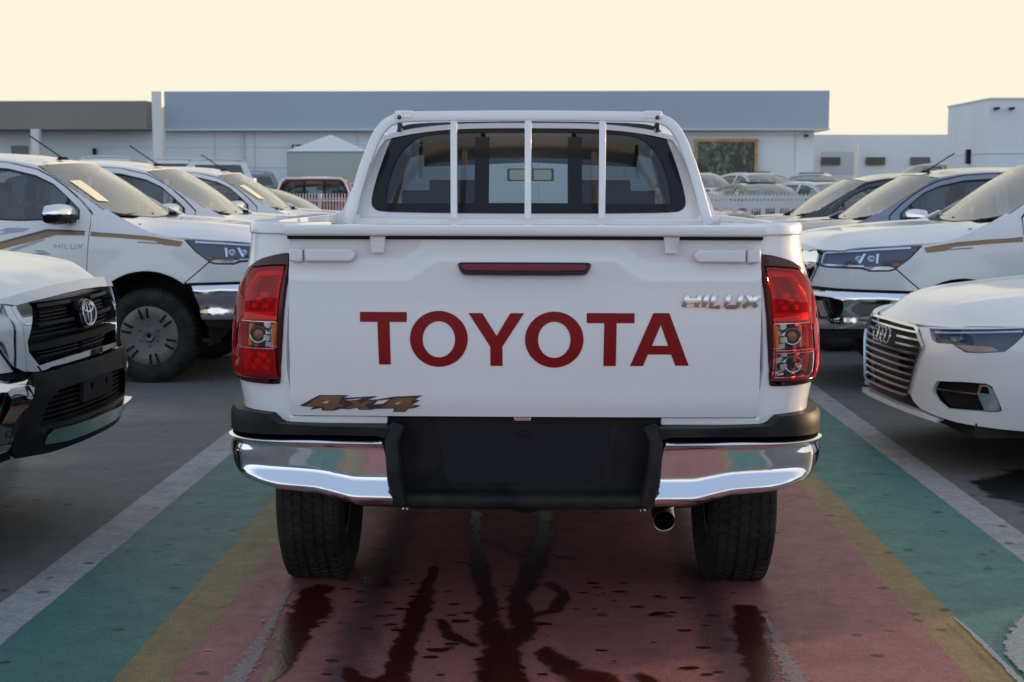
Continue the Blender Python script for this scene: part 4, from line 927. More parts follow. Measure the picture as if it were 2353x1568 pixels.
# ------------------------------------------------------------------ ground
def layered(name, col, rough, z, poly, kind='structure', dirt=.35, wet=0, specks=True, ragged=0):
    m, t, b = new(name+'_mat'); n, l = t.nodes.new, t.links.new
    geo = n('ShaderNodeNewGeometry')
    def noise(s, det=6, rg=.6, vec=None):
        z_ = n('ShaderNodeTexNoise'); z_.inputs['Scale'].default_value = s; z_.inputs['Detail'].default_value = det; z_.inputs['Roughness'].default_value = rg; l(vec or geo.outputs['Position'], z_.inputs['Vector']); return z_
    def rng(src, a, b_, c=0, d=1):
        r = n('ShaderNodeMapRange'); r.inputs[1].default_value = a; r.inputs[2].default_value = b_; r.inputs[3].default_value = c; r.inputs[4].default_value = d; l(src, r.inputs[0]); return r.outputs[0]
    def mixc(f, A_, B_):
        x = n('ShaderNodeMix'); x.data_type = 'RGBA'
        if isinstance(f, float): x.inputs['Factor'].default_value = f
        else: l(f, x.inputs['Factor'])
        for s_, v in (('A', A_), ('B', B_)):
            if isinstance(v, tuple): x.inputs[s_].default_value = (*v, 1)
            else: l(v, x.inputs[s_])
        return x.outputs['Result']
    big = noise(.9, 5); mid = noise(7, 8, .7); fine = noise(110, 3, .8); 
    c = mixc(rng(big.outputs[0], .35, .68), col, tuple(v*(1-dirt) + .10*dirt*.5 for v in col))
    c = mixc(rng(mid.outputs[0], .42, .66, 0, .75), c, tuple(v*.45+.03 for v in col))
    m2_ = noise(28, 6, .75); c = mixc(rng(m2_.outputs[0], .45, .75, 0, .5), c, tuple(v*.5 for v in col))
    c = mixc(rng(fine.outputs[0], .40, .66, 0, .75), c, tuple(v*.38 for v in col))
    f2 = noise(170, 2); c = mixc(rng(f2.outputs[0], .62, .70, 0, .55), c, tuple(min(1, v*1.5+.06) for v in col))
    if specks:    # dark chips and small pebble stains, drawn out sideways
        mp = n('ShaderNodeMapping'); mp.inputs['Scale'].default_value = (1, 1.2, 1); l(geo.outputs['Position'], mp.inputs['Vector'])
        vo = n('ShaderNodeTexVoronoi'); vo.inputs['Scale'].default_value = 5.5; l(mp.outputs[0], vo.inputs['Vector'])
        nz = noise(30, 3); ad = n('ShaderNodeMath'); ad.operation = 'MULTIPLY_ADD'; l(nz.outputs[0], ad.inputs[0]); ad.inputs[1].default_value = .10; l(vo.outputs['Distance'], ad.inputs[2])
        gate_ = noise(2.2, 2); g = rng(gate_.outputs[0], .35, .45)
        sp = rng(ad.outputs[0], .15, .20, 1, 0); mu = n('ShaderNodeMath'); mu.operation = 'MULTIPLY'; l(sp, mu.inputs[0]); l(g, mu.inputs[1])
        c = mixc(mu.outputs[0], c, tuple(v*.22 for v in col))
    l(c, b.inputs['Base Color'])
    l(rng(mid.outputs[0], .3, .7, rough-.08, rough+.08), b.inputs['Roughness'])
    b.inputs['Specular IOR Level'].default_value = .4
    bp = n('ShaderNodeBump'); bp.inputs['Strength'].default_value = .45 if not wet else .12; bp.inputs['Distance'].default_value = .004; l(fine.outputs[0], bp.inputs['Height']); l(bp.outputs[0], b.inputs['Normal'])
    if ragged:
        pass
    mb = MB(); mb.add([(x, y, z) for x, y in poly], [list(range(len(poly)))])
    o = mb.build(name, m, smooth=False, recalc=False); o['kind'] = kind; return o
layered('ground', (.165, .163, .160), .72, 0, [(-400, -400), (400, -400), (400, 900), (-400, 900)])
def edge(x0, y0, x1, y1, n, j, rnd):
    return [(x0+(x1-x0)*i/n+rnd.uniform(-j, j), y0+(y1-y0)*i/n) for i in range(n+1)]
rn = random.Random(3)
YA, YB = -14, 24
def lane(x0a, x0b): return (x0a, x0b)
def strip(name, xa, xb, col, rough, z, **k):
    a = edge(xa[0], YA, xa[1], YB, 900, .003, rn); b = edge(xb[0], YA, xb[1], YB, 900, .003, rn)
    # quad strip instead of one long n-gon
    o = layered(name, col, rough, z, [(0, 0), (1, 0), (1, 1)], **k)
    V = [(x, y, z) for x, y in a]+[(x, y, z) for x, y in b]; n = len(a)
    me = bpy.data.meshes.new(name); me.from_pydata(V, [], [[i, i+n, i+n+1, i+1] for i in range(n-1)]); me.materials.append(o.data.materials[0]); o.data = me
    return o
# edge lines measured near y=5 and y=8.5, nearly parallel to the lane
def ln(x5, s=0): return (x5+s*(YA-5), x5+s*(YB-5))
strip('white_line', ln(-1.968, .010), ln(-1.780, .010), (.38, .385, .395), .62, .004, dirt=.3)
strip('green_paint', ln(-1.780, .010), ln(-1.300, .006), (.044, .180, .152), .55, .008, dirt=.25)
strip('yellow_paint', ln(-1.300, .006), ln(-1.118, .004), (.27, .195, .068), .58, .012, dirt=.3)
strip('red_paint', ln(-1.118, .004), ln(1.328, -.002), (.38, .125, .120), .58, .016, dirt=.3)
strip('yellow_paint', ln(1.328, -.002), ln(1.474, -.002), (.33, .22, .08), .6, .012, dirt=.3)
strip('green_paint', ln(1.474, -.002), ln(1.975, -.003), (.075, .225, .190), .56, .008, dirt=.25)
strip('white_line', ln(1.975, -.003), ln(2.135, -.001), (.41, .405, .40), .62, .004, dirt=.3)
# soft-edged films and stains: thin sheets whose worn rims come from a painted edge value broken up by noise
def soft(name, col, rough, lo=.25, hi=.55, ns=14, amp=.9, alpha=1, var=.4, spec=.5, bump=.1):
    m, t, b = new(name); n, l = t.nodes.new, t.links.new
    at = n('ShaderNodeAttribute'); at.attribute_name = 'edge'; geo = n('ShaderNodeNewGeometry')
    nz = n('ShaderNodeTexNoise'); nz.inputs['Scale'].default_value = ns; nz.inputs['Detail'].default_value = 8; nz.inputs['Roughness'].default_value = .68; l(geo.outputs['Position'], nz.inputs['Vector'])
    ma = n('ShaderNodeMath'); ma.operation = 'MULTIPLY_ADD'; l(nz.outputs[0], ma.inputs[0]); ma.inputs[1].default_value = amp*2; ma.inputs[2].default_value = -amp
    ad = n('ShaderNodeMath'); l(at.outputs['Fac'], ad.inputs[0]); l(ma.outputs[0], ad.inputs[1])
    r = n('ShaderNodeMapRange'); r.interpolation_type = 'SMOOTHSTEP'; l(ad.outputs[0], r.inputs[0]); r.inputs[1].default_value = lo; r.inputs[2].default_value = hi; r.inputs[4].default_value = alpha
    l(r.outputs[0], b.inputs['Alpha'])
    n2 = n('ShaderNodeTexNoise'); n2.inputs['Scale'].default_value = 90; n2.inputs['Detail'].default_value = 3; l(geo.outputs['Position'], n2.inputs['Vector'])
    r2 = n('ShaderNodeMapRange'); l(n2.outputs[0], r2.inputs[0]); r2.inputs[1].default_value = .35; r2.inputs[2].default_value = .7
    mx_ = n('ShaderNodeMix'); mx_.data_type = 'RGBA'; l(r2.outputs[0], mx_.inputs['Factor']); mx_.inputs['A'].default_value = (*col, 1); mx_.inputs['B'].default_value = (*[c*(1-var) for c in col], 1)
    l(mx_.outputs['Result'], b.inputs['Base Color']); b.inputs['Roughness'].default_value = rough; b.inputs['Specular IOR Level'].default_value = spec
    bp = n('ShaderNodeBump'); bp.inputs['Strength'].default_value = bump; bp.inputs['Distance'].default_value = .004; l(n2.outputs[0], bp.inputs['Height']); l(bp.outputs[0], b.inputs['Normal'])
    return m
def sheet(name, V, E, F, m, z):
    me = bpy.data.meshes.new(name); me.from_pydata([(x, y, z) for x, y in V], [], F); me.materials.append(m)
    a = me.attributes.new('edge', 'FLOAT', 'POINT')
    for i, e in enumerate(E): a.data[i].value = e
    o = bpy.data.objects.new(name, me); COL.objects.link(o); o['kind'] = 'structure'; return o
def blob(name, cx, cy, rx, ry, z, m, n=40):
    V = [(cx, cy)]; E = [1]; F = []
    for k in range(1, 7):
        for i in range(n): V.append((cx+rx*k/6*math.cos(2*PI*i/n), cy+ry*k/6*math.sin(2*PI*i/n))); E.append(1-k/6)
    F += [[0, 1+i, 1+(i+1) % n] for i in range(n)]
    for k in range(5): F += [[1+k*n+i, 1+(k+1)*n+i, 1+(k+1)*n+(i+1) % n, 1+k*n+(i+1) % n] for i in range(n)]
    return sheet(name, V, E, F, m, z)
DUST = soft('dust_film', (.32, .295, .255), .85, .15, .8, 1.6, .45, .8)
blob('dusty_patch', -3.5, 9.5, 2.3, .9, .003, DUST)
blob('dusty_patch', -3.3, 7.9, 1.5, .6, .0034, DUST)
blob('dusty_patch', 3.4, 9.3, 1.6, .9, .003, DUST)
OIL = soft('oil_film', (.010, .011, .014), .4, .28, .42, 3.2, .45, .9)
blob('oil_stain', 2.62, 7.15, .56, .75, .0034, OIL)
TYREM = soft('tyre_mark_film', (.03, .028, .03), .7, .2, 1.0, 18, .7, .45)
WET = soft('wet_red_paint', (.060, .010, .008), .25, .22, .60, 11, 1.0, .90, spec=.3, bump=.22)
WETE = soft('scuffed_paint', (.30, .22, .22), .55, .42, .62, 46, 1.1, .8, bump=.5)
WORN = soft('bare_worn_paint', (.30, .34, .34), .7, .30, .45, 22, .9, .9)
def streak(pts, seed, z=.0185, m=None, name='water_streak', rag=.35):
    m = m or WET; V = []; E = []; F = []; n = len(pts); rows = []
    for i in range(n-1):
        (x0, y0, w0), (x1, y1, w1) = pts[i], pts[i+1]; d = math.hypot(x1-x0, y1-y0); k = max(2, int(d/.04))
        for j in range(k): t = j/k; rows.append((x0+(x1-x0)*t, y0+(y1-y0)*t, w0+(w1-w0)*t))
    rows.append(pts[-1])
    for i, (x, y, w_) in enumerate(rows):
        a = rows[max(0, i-1)]; b = rows[min(len(rows)-1, i+1)]; dx, dy = b[0]-a[0], b[1]-a[1]; d = math.hypot(dx, dy) or 1; nx, ny = -dy/d, dx/d
        e = min(1, i/2, (len(rows)-1-i)/2+.0)
        for s_, ed in ((-1.4, 0), (-.62, .6), (0, 1), (.62, .6), (1.4, 0)): V.append((x+nx*w_*s_, y+ny*w_*s_)); E.append(ed*e)
    F = [[i*5+j, i*5+j+1, i*5+j+6, i*5+j+5] for i in range(len(rows)-1) for j in range(4)]
    return sheet(name, V, E, F, m, z+.00035*(seed % 25))
for x_, s_ in ((-.60, 31), (.62, 32)): streak([(x_, 3.0, .10), (x_, 5.3, .10), (x_, 9, .10)], s_, .0168, TYREM, 'tyre_mark')
streak([(-2.6, 4.5, .09), (-2.7, 7, .09), (-3.4, 9.5, .09), (-5, 11, .09)], 33, .0036, TYREM, 'tyre_mark')
streak([(2.6, 4.0, .09), (2.75, 5.5, .09), (3.2, 7.0, .09), (5, 8.3, .09)], 34, .0036, TYREM, 'tyre_mark')
# water and scuffs behind the truck
streak([(-.838, 5.36, .05), (-.818, 4.95, .085), (-.822, 4.66, .06), (-.80, 4.40, .035), (-.86, 4.05, .03), (-.86, 3.6, .03)], 1)
streak([(-.70, 5.42, .09), (-.60, 5.30, .05), (-.55, 5.25, .01)], 21)
streak([(-.40, 5.62, .02), (-.422, 5.33, .025), (-.424, 5.04, .045), (-.432, 4.78, .04), (-.44, 4.55, .045), (-.444, 4.24, .05), (-.45, 3.7, .06)], 2)
streak([(-.40, 5.60, .015), (-.30, 5.62, .012), (-.22, 5.60, .004)], 22)
streak([(-.29, 6.6, .03), (-.27, 6.2, .022), (-.258, 5.93, .02), (-.222, 5.48, .04), (-.174, 5.1, .03), (-.176, 4.91, .05), (-.129, 4.6, .05), (-.112, 4.24, .09), (-.10, 3.6, .16)], 3)
streak([(.04, 6.6, .035), (.032, 6.3, .03), (.021, 6.01, .045), (-.015, 5.58, .055), (-.07, 5.16, .04), (-.05, 4.79, .055), (-.097, 4.55, .05), (-.10, 4.3, .06), (-.09, 3.8, .14)], 4)
streak([(.03, 5.72, .015), (.11, 5.70, .02), (.17, 5.66, .004)], 24)
streak([(-.26, 6.1, .018), (-.14, 5.9, .014), (-.02, 5.66, .02)], 25)
streak([(-.34, 4.9, .02), (-.30, 4.7, .03), (-.22, 4.6, .02), (-.17, 4.55, .03)], 26)
streak([(.02, 5.4, .02), (.10, 5.2, .03), (.06, 5.0, .035), (-.03, 4.9, .03)], 27)
streak([(-.62, 4.4, .03), (-.55, 4.25, .04), (-.48, 4.15, .03)], 28)
streak([(.30, 4.35, .03), (.36, 4.2, .05), (.30, 3.9, .06)], 29)
streak([(.02, 4.64, .025), (.044, 4.48, .05), (.10, 4.36, .06), (.16, 4.26, .09), (.20, 4.1, .14), (.15, 3.7, .16)], 5)
streak([(.76, 5.10, .05), (.733, 4.90, .055), (.715, 4.62, .055), (.69, 4.3, .045), (.66, 3.9, .05)], 6)
rs = random.Random(5)
dm = MB()
for i in range(90):
    x = rs.choice([rs.gauss(-.45, .28), rs.gauss(.25, .30), rs.uniform(-.9, .75)]); y = rs.uniform(4.1, 5.4); r0 = rs.uniform(.004, .020)*(1 if i % 3 else 1.5)
    n_ = 11; dm.add([(x+r0*(1.5+rs.uniform(-.4, .4))*math.cos(2*PI*k/n_), y+r0*(.7+rs.uniform(-.2, .2))*math.sin(2*PI*k/n_), .0183) for k in range(n_)], [list(range(n_))])
do_ = dm.build('water_drops', mat('wet_drop', (.07, .008, .007), .2), smooth=False, recalc=False); do_['kind'] = 'stuff'; do_['label'] = 'small dark drops of water splashed on the red painted lane'
streak([(-.93, 5.3, .012), (-.925, 4.95, .018), (-.92, 4.66, .030), (-.915, 4.45, .038), (-.93, 4.2, .055), (-.95, 3.8, .06)], 7, .0172, WETE, 'scuff_mark', .5)
streak([(.80, 5.0, .006), (.80, 4.75, .018), (.795, 4.55, .032), (.79, 4.25, .05), (.78, 3.9, .05)], 8, .0175, WETE, 'scuff_mark', .7)
streak([(1.74, 5.02, .004), (1.70, 4.86, .045), (1.58, 4.66, .035), (1.56, 4.50, .05), (1.54, 4.25, .03)], 9, .0135, WORN, 'scuff_mark', .7)
streak([(1.462, 4.98, .002), (1.472, 4.80, .010), (1.478, 4.45, .012), (1.478, 4.1, .012)], 10, .0145, WORN, 'scuff_mark', .6)
streak([(-.975, 4.85, .008), (-.955, 4.85, .022), (-.93, 4.85, .006)], 12, .0175, WETE, 'scuff_mark', .3)

# ------------------------------------------------------------------ main pickup seen from behind
MT = pickup('pickup_truck', 'white pickup truck seen squarely from behind in the painted lane, red lettering on its tailgate', (-.045, 9.60, 0), 0, PAINT, rear_detail=True)
MT.rotation_euler[1] = R(.12)
gt = next(c for c in MT.children if c.name.startswith('tailgate'))
gx = lambda U: -.554+.045+(U-900.9)*.0012475
gz = lambda V: 1.134-(V-779)*.0012354
def gateM(y, z):
    L = 5.152-.010*(y/.74)**2+.016-.010*sm(.86, .80, z)+.006*math.sin(PI*sm(.80, 1.25, z)); return Vector((y, -L, z))
def Z1(pts): return [(gx(560+x*.3443), gz(540+y*.3443)) for x, y in pts]
def Z2(pts): return [(gx(1300+x*.3444), gz(540+y*.3444)) for x, y in pts]
def ell(cx, cy, rx, ry, n=56): return [(cx+rx*math.cos(2*PI*i/n), cy+ry*math.sin(2*PI*i/n)) for i in range(n)]
def gatef(y, z):   # surface incl. the recessed top
    L = 5.152-.010*(y/.74)**2+.016*sm(1.278, 1.246, z); return Vector((y, -L, z))
for pts, hs in ((Z1([(988, 695), (1327, 695), (1327, 768), (1202, 768), (1210, 1080), (1124, 1080), (1114, 768), (988, 768)]), []),
                (Z1(ell(1559, 890, 209, 205)), [Z1(ell(1559, 893, 117, 132))]),
                (Z1([(1773, 700), (1873, 700), (1976, 866), (2075, 700), (2175, 700), (2018, 945), (2020, 1086), (1932, 1086), (1930, 945)]), []),
                (Z2(ell(243, 892, 211, 205)), [Z2(ell(243, 893, 117, 132))]),
                (Z2([(476, 697), (820, 697), (820, 770), (692, 770), (688, 1084), (598, 1084), (602, 770), (476, 770)]), []),
                (Z2([(955, 696), (1070, 696), (1214, 1080), (1118, 1080), (1086, 998), (918, 998), (885, 1083), (790, 1083)]), [Z2([(1009, 782), (1063, 934), (947, 934)])])):
    MB().slab(gateM, pts, hs, off=.0015, thick=0, res=.03).build('letter', REDLET, gt)
g4 = MB()
for pts, hs in ((Z1([(693, 1316), (852, 1316), (822, 1378), (868, 1378), (850, 1397), (806, 1397), (786, 1424), (706, 1424), (722, 1397), (578, 1397), (600, 1380)]), [Z1([(762, 1345), (738, 1374), (688, 1374)])]),
                (Z1([(1232, 1330), (1380, 1326), (1345, 1378), (1392, 1378), (1372, 1400), (1332, 1400), (1306, 1430), (1228, 1430), (1244, 1400), (1130, 1402), (1160, 1380)]), [Z1([(1290, 1350), (1262, 1376), (1218, 1376)])]),
                (Z1([(905, 1352), (965, 1352), (985, 1370), (1030, 1350), (1090, 1350), (1020, 1382), (1050, 1414), (985, 1414), (965, 1396), (900, 1414), (850, 1414), (935, 1380)]), [])):
    g4.slab(gateM, pts, hs, off=.0026, thick=0, res=.03)
g4.build('four_by_four_decal', GOLD, gt)
g5 = MB()
for pts in (Z1([(535, 1393), (685, 1310), (905, 1310), (862, 1330), (1115, 1314), (1040, 1345), (1110, 1340), (1230, 1318), (1438, 1308), (1385, 1340), (1420, 1345), (1360, 1378), (1425, 1383), (1380, 1404), (1335, 1408), (1310, 1434), (1218, 1434), (1232, 1408), (1090, 1412), (1060, 1420), (975, 1420), (960, 1404), (880, 1420), (920, 1405), (830, 1415), (790, 1429), (696, 1429), (700, 1408), (610, 1424), (640, 1403)]),):
    g5.slab(gateM, pts, [Z1([(762, 1347), (740, 1372), (694, 1372)]), Z1([(870, 1345), (1000, 1332), (960, 1345), (900, 1350)]), Z1([(1288, 1352), (1262, 1374), (1224, 1374)]), Z1([(1110, 1350), (1200, 1338), (1150, 1372), (1080, 1378)])], off=.0018, thick=0, res=.03)
g5.build('decal_outline', GOLD2, gt)
hb = MB(); hx0, hx1 = gx(1300+1172*.3444), gx(1300+1712*.3444)
zb_ = gz(540+650*.3444)
letters(hb, gateM, 'HILUX', hx0, zb_, hx1-hx0-.008, .0385, .35, .0135, 1, rev=True, off=.004, thick=.006, res=.007, dep=lambda a, z: .003*(1-((z-zb_-.017)/.020)**2))
hb.slab(gateM, Z2([(1176, 636), (1480, 634), (1600, 634), (1600, 646), (1176, 648)]), off=.004, thick=.004, res=.05)
hb.build('name_badge', CHROME_R, gt)
# brake lamp, latch handles, brackets
bl = cha([(-.19, 1.289), (.19, 1.289), (.202, 1.287), (.206, 1.278), (.203, 1.262), (.192, 1.250), (.178, 1.247), (-.178, 1.247), (-.192, 1.250), (-.203, 1.262), (-.206, 1.278), (-.202, 1.287)], 1)
bli = [(x*.978, 1.2685+(z-1.2685)*.72) for x, z in bl]
bo = MB().slab(gatef, bl, off=.022, thick=.03, res=.03).build('brake_lamp_housing', GLOSSK, gt, bevel=.003)
MB().slab(gatef, bli, off=.0245, thick=.004, res=.03).build('brake_lamp_lens', MAROON, bo, bevel=.001)
for sg in (1, -1):
    zc_ = 1.309; X = lambda a: sg*a
    cup = MB(); o, h = ellring(.068, .040, .006, c=(X(.655), zc_)); 
    cup.slab(gatef, arc(X(.672), zc_, .040, 0, 180, 20, .034)+arc(X(.672), zc_, .036, 180, 0, 20, .030), off=.003, thick=.01, res=.03)
    cup.slab(gatef, arc(X(.675), zc_-.004, .042, 180, 360, 20, .034)+arc(X(.675), zc_-.004, .038, 360, 180, 20, .030), off=.003, thick=.01, res=.03)
    cup.build('latch_cup', PAINT, gt)
    ho = MB()
    a, b = sorted((X(.522), X(.680))); r_ = .012
    zc_ = 1.309; ho.slab(gatef, [(a+r_, zc_-.020), (b, zc_-.020), (b, zc_+.020), (a+r_, zc_+.020), (a, zc_+.008), (a, zc_-.008)] if sg > 0 else [(a, zc_-.020), (b-r_, zc_-.020), (b, zc_-.008), (b, zc_+.008), (b-r_, zc_+.020), (a, zc_+.020)], off=.030, thick=.024, res=.03)
    a, b = sorted((X(.686), X(.726)))
    ho.slab(gatef, [(a, zc_-.021), (b, zc_-.021), (b, zc_+.021), (a, zc_+.021)], off=.030, thick=.03, res=.03)
    ho.build('latch_handle', PAINT, gt, bevel=.006)
    xb = .452
    MB().slab(gatef, [(X(xb)-.024, 1.368), (X(xb)+.024, 1.368), (X(xb)+.018, 1.318), (X(xb)-.018, 1.318)], off=.026, thick=.026, res=.03).build('gate_bracket', PAINT, gt, bevel=.005)
MB().sweep([Vector((-.739, -5.148, 1.386)), Vector((-.3, -5.158, 1.387)), Vector((.3, -5.158, 1.387)), Vector((.739, -5.148, 1.386))], rbox(.075, .034, .009)).build('gate_cap', PAINT, gt)
MB().box((0, -5.130, 1.364), (1.47, .052, .012)).build('gate_cap_shadow', PLATE, gt)  # dark strip standing in for the shadow below the cap
# headboard frame
hf = MB()
pth = [Vector((x, -3.745-.0*abs(x), z-.014)) for x, z in [(-.735, 1.385), (-.722, 1.42), (-.668, 1.600), (-.645, 1.66), (-.618, 1.725), (-.585, 1.775), (-.545, 1.802), (-.49, 1.814), (-.3, 1.818), (0, 1.820)]]
pth += [Vector((-p.x, p.y, p.z)) for p in reversed(pth[:-1])]; pth = csm(pth, 4)
hf.sweep(pth, rbox(.040, .045, .010), up=Vector((0, 1, 0)))
fo = hf.build('headboard_frame', PAINT, MT, sharp=50)
for x in (-.30, 0, .30): MB().box((x, -3.745, 1.60), (.027, .030, .42)).build('headboard_bar', PAINT, fo, bevel=.004)
for sg in (1, -1):
    MB().box((sg*.50, -3.748, 1.808), (.075, .05, .034)).build('frame_joint', PAINT, fo, bevel=.008)
    MB().lathe([(0, .001), (.004, .006), (.0, .009)], (sg*.518, -3.772, 1.798), 'y', 12, -1).build('bolt', GLOSSK, fo)
    MB().box((sg*.520, -3.72, 1.768), (.015, .07, .055)).build('rubber_strap', GLOSSK, fo)

# ------------------------------------------------------------------ left row
def dirv(a, left): return R(-(90+a)) if left else R(90+a)
GL, GR = 'white pickup trucks parked along the left of the lane', None
L0 = pickup('pickup_truck', 'nearest white pickup truck on the left, only its black grille and bonnet nose in view', (-2.07, 6.09, 0), dirv(3.5, True), group=GL)
T2 = dup(L0, (-1.99, 11.91, 0), dirv(3, True), 'white pickup truck with brown door stripe, its whole front wheel in view on the left', GL)
T3 = dup(L0, (-1.77, 14.25, -.02), dirv(-1, True), 'white pickup truck right behind the striped one on the left, no paper in its windscreen', GL)
T4 = dup(L0, (-1.89, 17.8, -.03), dirv(-1, True), 'farthest white pickup truck of the left row, small yellowish paper low in its windscreen', GL)
R1 = dup(L0, (2.08, 11.42, -.02), dirv(2, False), 'white pickup truck with brown stripe behind the white saloon on the right')
R2 = dup(L0, (1.80, 14.2, 0), dirv(0, False), 'silver blue pickup truck between the white one and the black one in the right row', swap={'dusty_white_paint': PAINT_S}, drop=('side_stripe', 'stripe_edge', 'decal')); R2.scale = (1, 1, .95)
R3 = dup(L0, (1.78, 17.0, 0), dirv(-2, False), 'black vehicle with pale sky reflected in its bonnet, farthest in the right row', swap={'dusty_white_paint': PAINT_K, 'chrome': GLOSSK}, drop=('side_stripe', 'stripe_edge', 'decal', 'antenna')); R3.scale = (1, 1, .935)
for t_, x, yy in ((T2, .60, 1), (T4, .60, 1)):      # paper stuck inside the windscreen, on the driver's side edge
    wd_ = pickup.wind; MB().grid(lambda u, v: wd_(.20+.42*u, .875+.075*v)+Vector((0, .004, .006)), 6, 4).build('windscreen_paper', PAPER, t_, recalc=False)

# ------------------------------------------------------------------ saloons
AU = saloon('saloon_car', 'white saloon car with four ring grille at the right edge of the photo', (2.03, 8.20, 0), dirv(4.7, False), PAINT_D)
ramp = lambda y: .52*sm(31, 41, y)*1.0
def far(root, x, y, deg, label, swap, sc=1, z=None, drop=('grille_bar', 'emblem', 'projector'), group=None):
    o = dup(root, (x, y, ramp(y) if z is None else z), R(deg), label, group, swap, drop); o.scale = (sc, sc, sc); return o
S5 = far(AU, -1.9, 22.0, -95, 'dusty beige grey saloon car before the picket fence, end of the left row', {'dusty_white_paint': PAINT_B}, 1.07)
GF = 'cars in the far lot'
far(AU, 7.65, 41.5, 205, 'white saloon car with dark sunroof below the gold framed window', {}, 1.0, group=GF)
far(AU, 6.55, 35.0, 200, 'dark grey saloon car in front of the white one with a sunroof, behind the barrier', {'dusty_white_paint': PAINT_G}, 1.0, group=GF)
far(AU, 8.5, 44.5, 172, 'white saloon car on the right of the far lot, highest of the two parked there', {}, 1.0, group=GF)
far(AU, 8.75, 35.6, 215, 'white saloon car seen from its side behind the barrier, below the other white one', {}, 1.0, group=GF)
far(AU, 5.2, 40.0, 195, 'pale saloon car half hidden by the truck headboard on the right', {'dusty_white_paint': PAINT_D}, 1.0, group=GF)
far(AU, 4.4, 33.0, 195, 'red saloon car half hidden low behind the truck and the barrier', {'dusty_white_paint': PAINT_R}, .96, group=GF)

# red pickup behind the picket fence, seen from behind
RP = dup(MT, (-4.55, 24.0+7.6, 0), R(3), 'red pickup truck with white headboard tube behind the picket fence', swap={'white_paint': PAINT_R, 'dusty_white_paint': PAINT_R}, drop=('antenna',)); RP.rotation_euler = (0, 0, R(3)); RP.scale = (1, 1, .935)
for c in RP.children:
    if c.name.startswith('headboard_frame'):
        c.material_slots[0].material = PAINT
        for g in c.children:
            if g.name.startswith('frame_joint'): g.material_slots[0].material = PAINT
        for g in list(c.children):
            if g.name.startswith('headboard_bar'): bpy.data.objects.remove(g)
    if c.name.startswith('tailgate'):
        for g in list(c.children):
            if g.name.startswith(('letter', 'name_badge', 'four', 'decal')): bpy.data.objects.remove(g)
# canopied pickups / estate bodies in the far left lot
def canopy(root, P):
    mb = MB(); q0, q1 = T.qL(3.66), T.qL(4.95)
    for sg in (1, -1):
        f = T.fn(sg, 'cab')
        mb.slab(f, [(q0, 1.40), (q1, 1.40), (q1-.10, 1.76), (q0, 1.80)], [[(q0+.12, 1.47), (q1-.15, 1.47), (q1-.22, 1.68), (q0+.12, 1.70)]], thick=.03, res=.15, orient=-sg)
    mb.slab(lambda x, y: Vector((x, -y, 1.80+.05*(1-(abs(x)/.66)**3))), [(-.63, 3.62), (.63, 3.62), (.62, 4.9), (-.62, 4.9)], res=.15, thick=.03)
    mb.slab(lambda x, z: Vector((x, -4.98+.25*(z-1.4), z)), [(-.80, 1.40), (.80, 1.40), (.64, 1.80), (-.64, 1.80)], [[(-.62, 1.47), (.62, 1.47), (.52, 1.72), (-.52, 1.72)]], res=.15, thick=.03)
    o = mb.build('canopy', P, root)
    g = MB()
    for sg in (1, -1): g.slab(T.fn(sg, 'cab'), [(q0+.10, 1.45), (q1-.13, 1.45), (q1-.21, 1.70), (q0+.10, 1.72)], off=-.015, thick=0, res=.2, orient=-sg)
    g.slab(lambda x, z: Vector((x, -4.965+.25*(z-1.4), z)), [(-.64, 1.45), (.64, 1.45), (.54, 1.74), (-.54, 1.74)], thick=0, res=.2)
    g.build('canopy_window', G_BG, o)
GV = 'vans and estate cars by the long building'
V1 = far(L0, -13.7, 47.0, 12, 'white van farthest left behind the pickup roofs, dark rear windows', {}, 1.05, group=GV, drop=('antenna', 'emblem', 'side_stripe', 'stripe_edge', 'decal')); V1.location.z += -.06; canopy(V1, PAINT_D)
V2 = far(L0, -11.4, 45.0, 14, 'white van just right of the white pole, rear windows dark', {}, 1.05, group=GV, drop=('antenna', 'emblem', 'side_stripe', 'stripe_edge', 'decal')); V2.location.z += -0.16; canopy(V2, PAINT_D)
V3 = far(L0, -9.2, 40.0, 16, 'white van with three side windows nearest the tent', {}, 1.03, group=GV, drop=('antenna', 'emblem', 'side_stripe', 'stripe_edge', 'decal')); V3.location.z += -.22; canopy(V3, PAINT_D)
V4 = far(L0, -10.0, 46.5, 20, 'dark estate car tucked beside the white van nearest the tent', {'dusty_white_paint': PAINT_G}, 1.0, group=GV, drop=('antenna', 'emblem', 'side_stripe', 'stripe_edge', 'decal')); V4.location.z += -0.42; canopy(V4, PAINT_G)
for i, (x, y, d, lb) in enumerate([(11.0, 49, 100, 'dusty tan car left in the row before the low building'), (13.2, 49.5, 100, 'dusty tan car in the middle of the row before the low building'), (15.4, 50, 98, 'dusty tan car right in the row before the low building')]):
    far(L0, x, y, d, lb, {'dusty_white_paint': PAINT_B}, 1.0, group='dusty tan cars before the low building', drop=('antenna', 'emblem', 'side_stripe', 'stripe_edge', 'decal'))

# ------------------------------------------------------------------ far ground
mb = MB(); mb.grid(lambda u, v: Vector((-60+120*v, 30+60*u, .004+ramp(30+60*u)-.002*0)), 60, 6)
fg = mb.build('far_lot_ground', mat('far_asphalt', (.10, .10, .10), .8, var=.3, vscale=.3), smooth=True, recalc=False); fg['kind'] = 'structure'

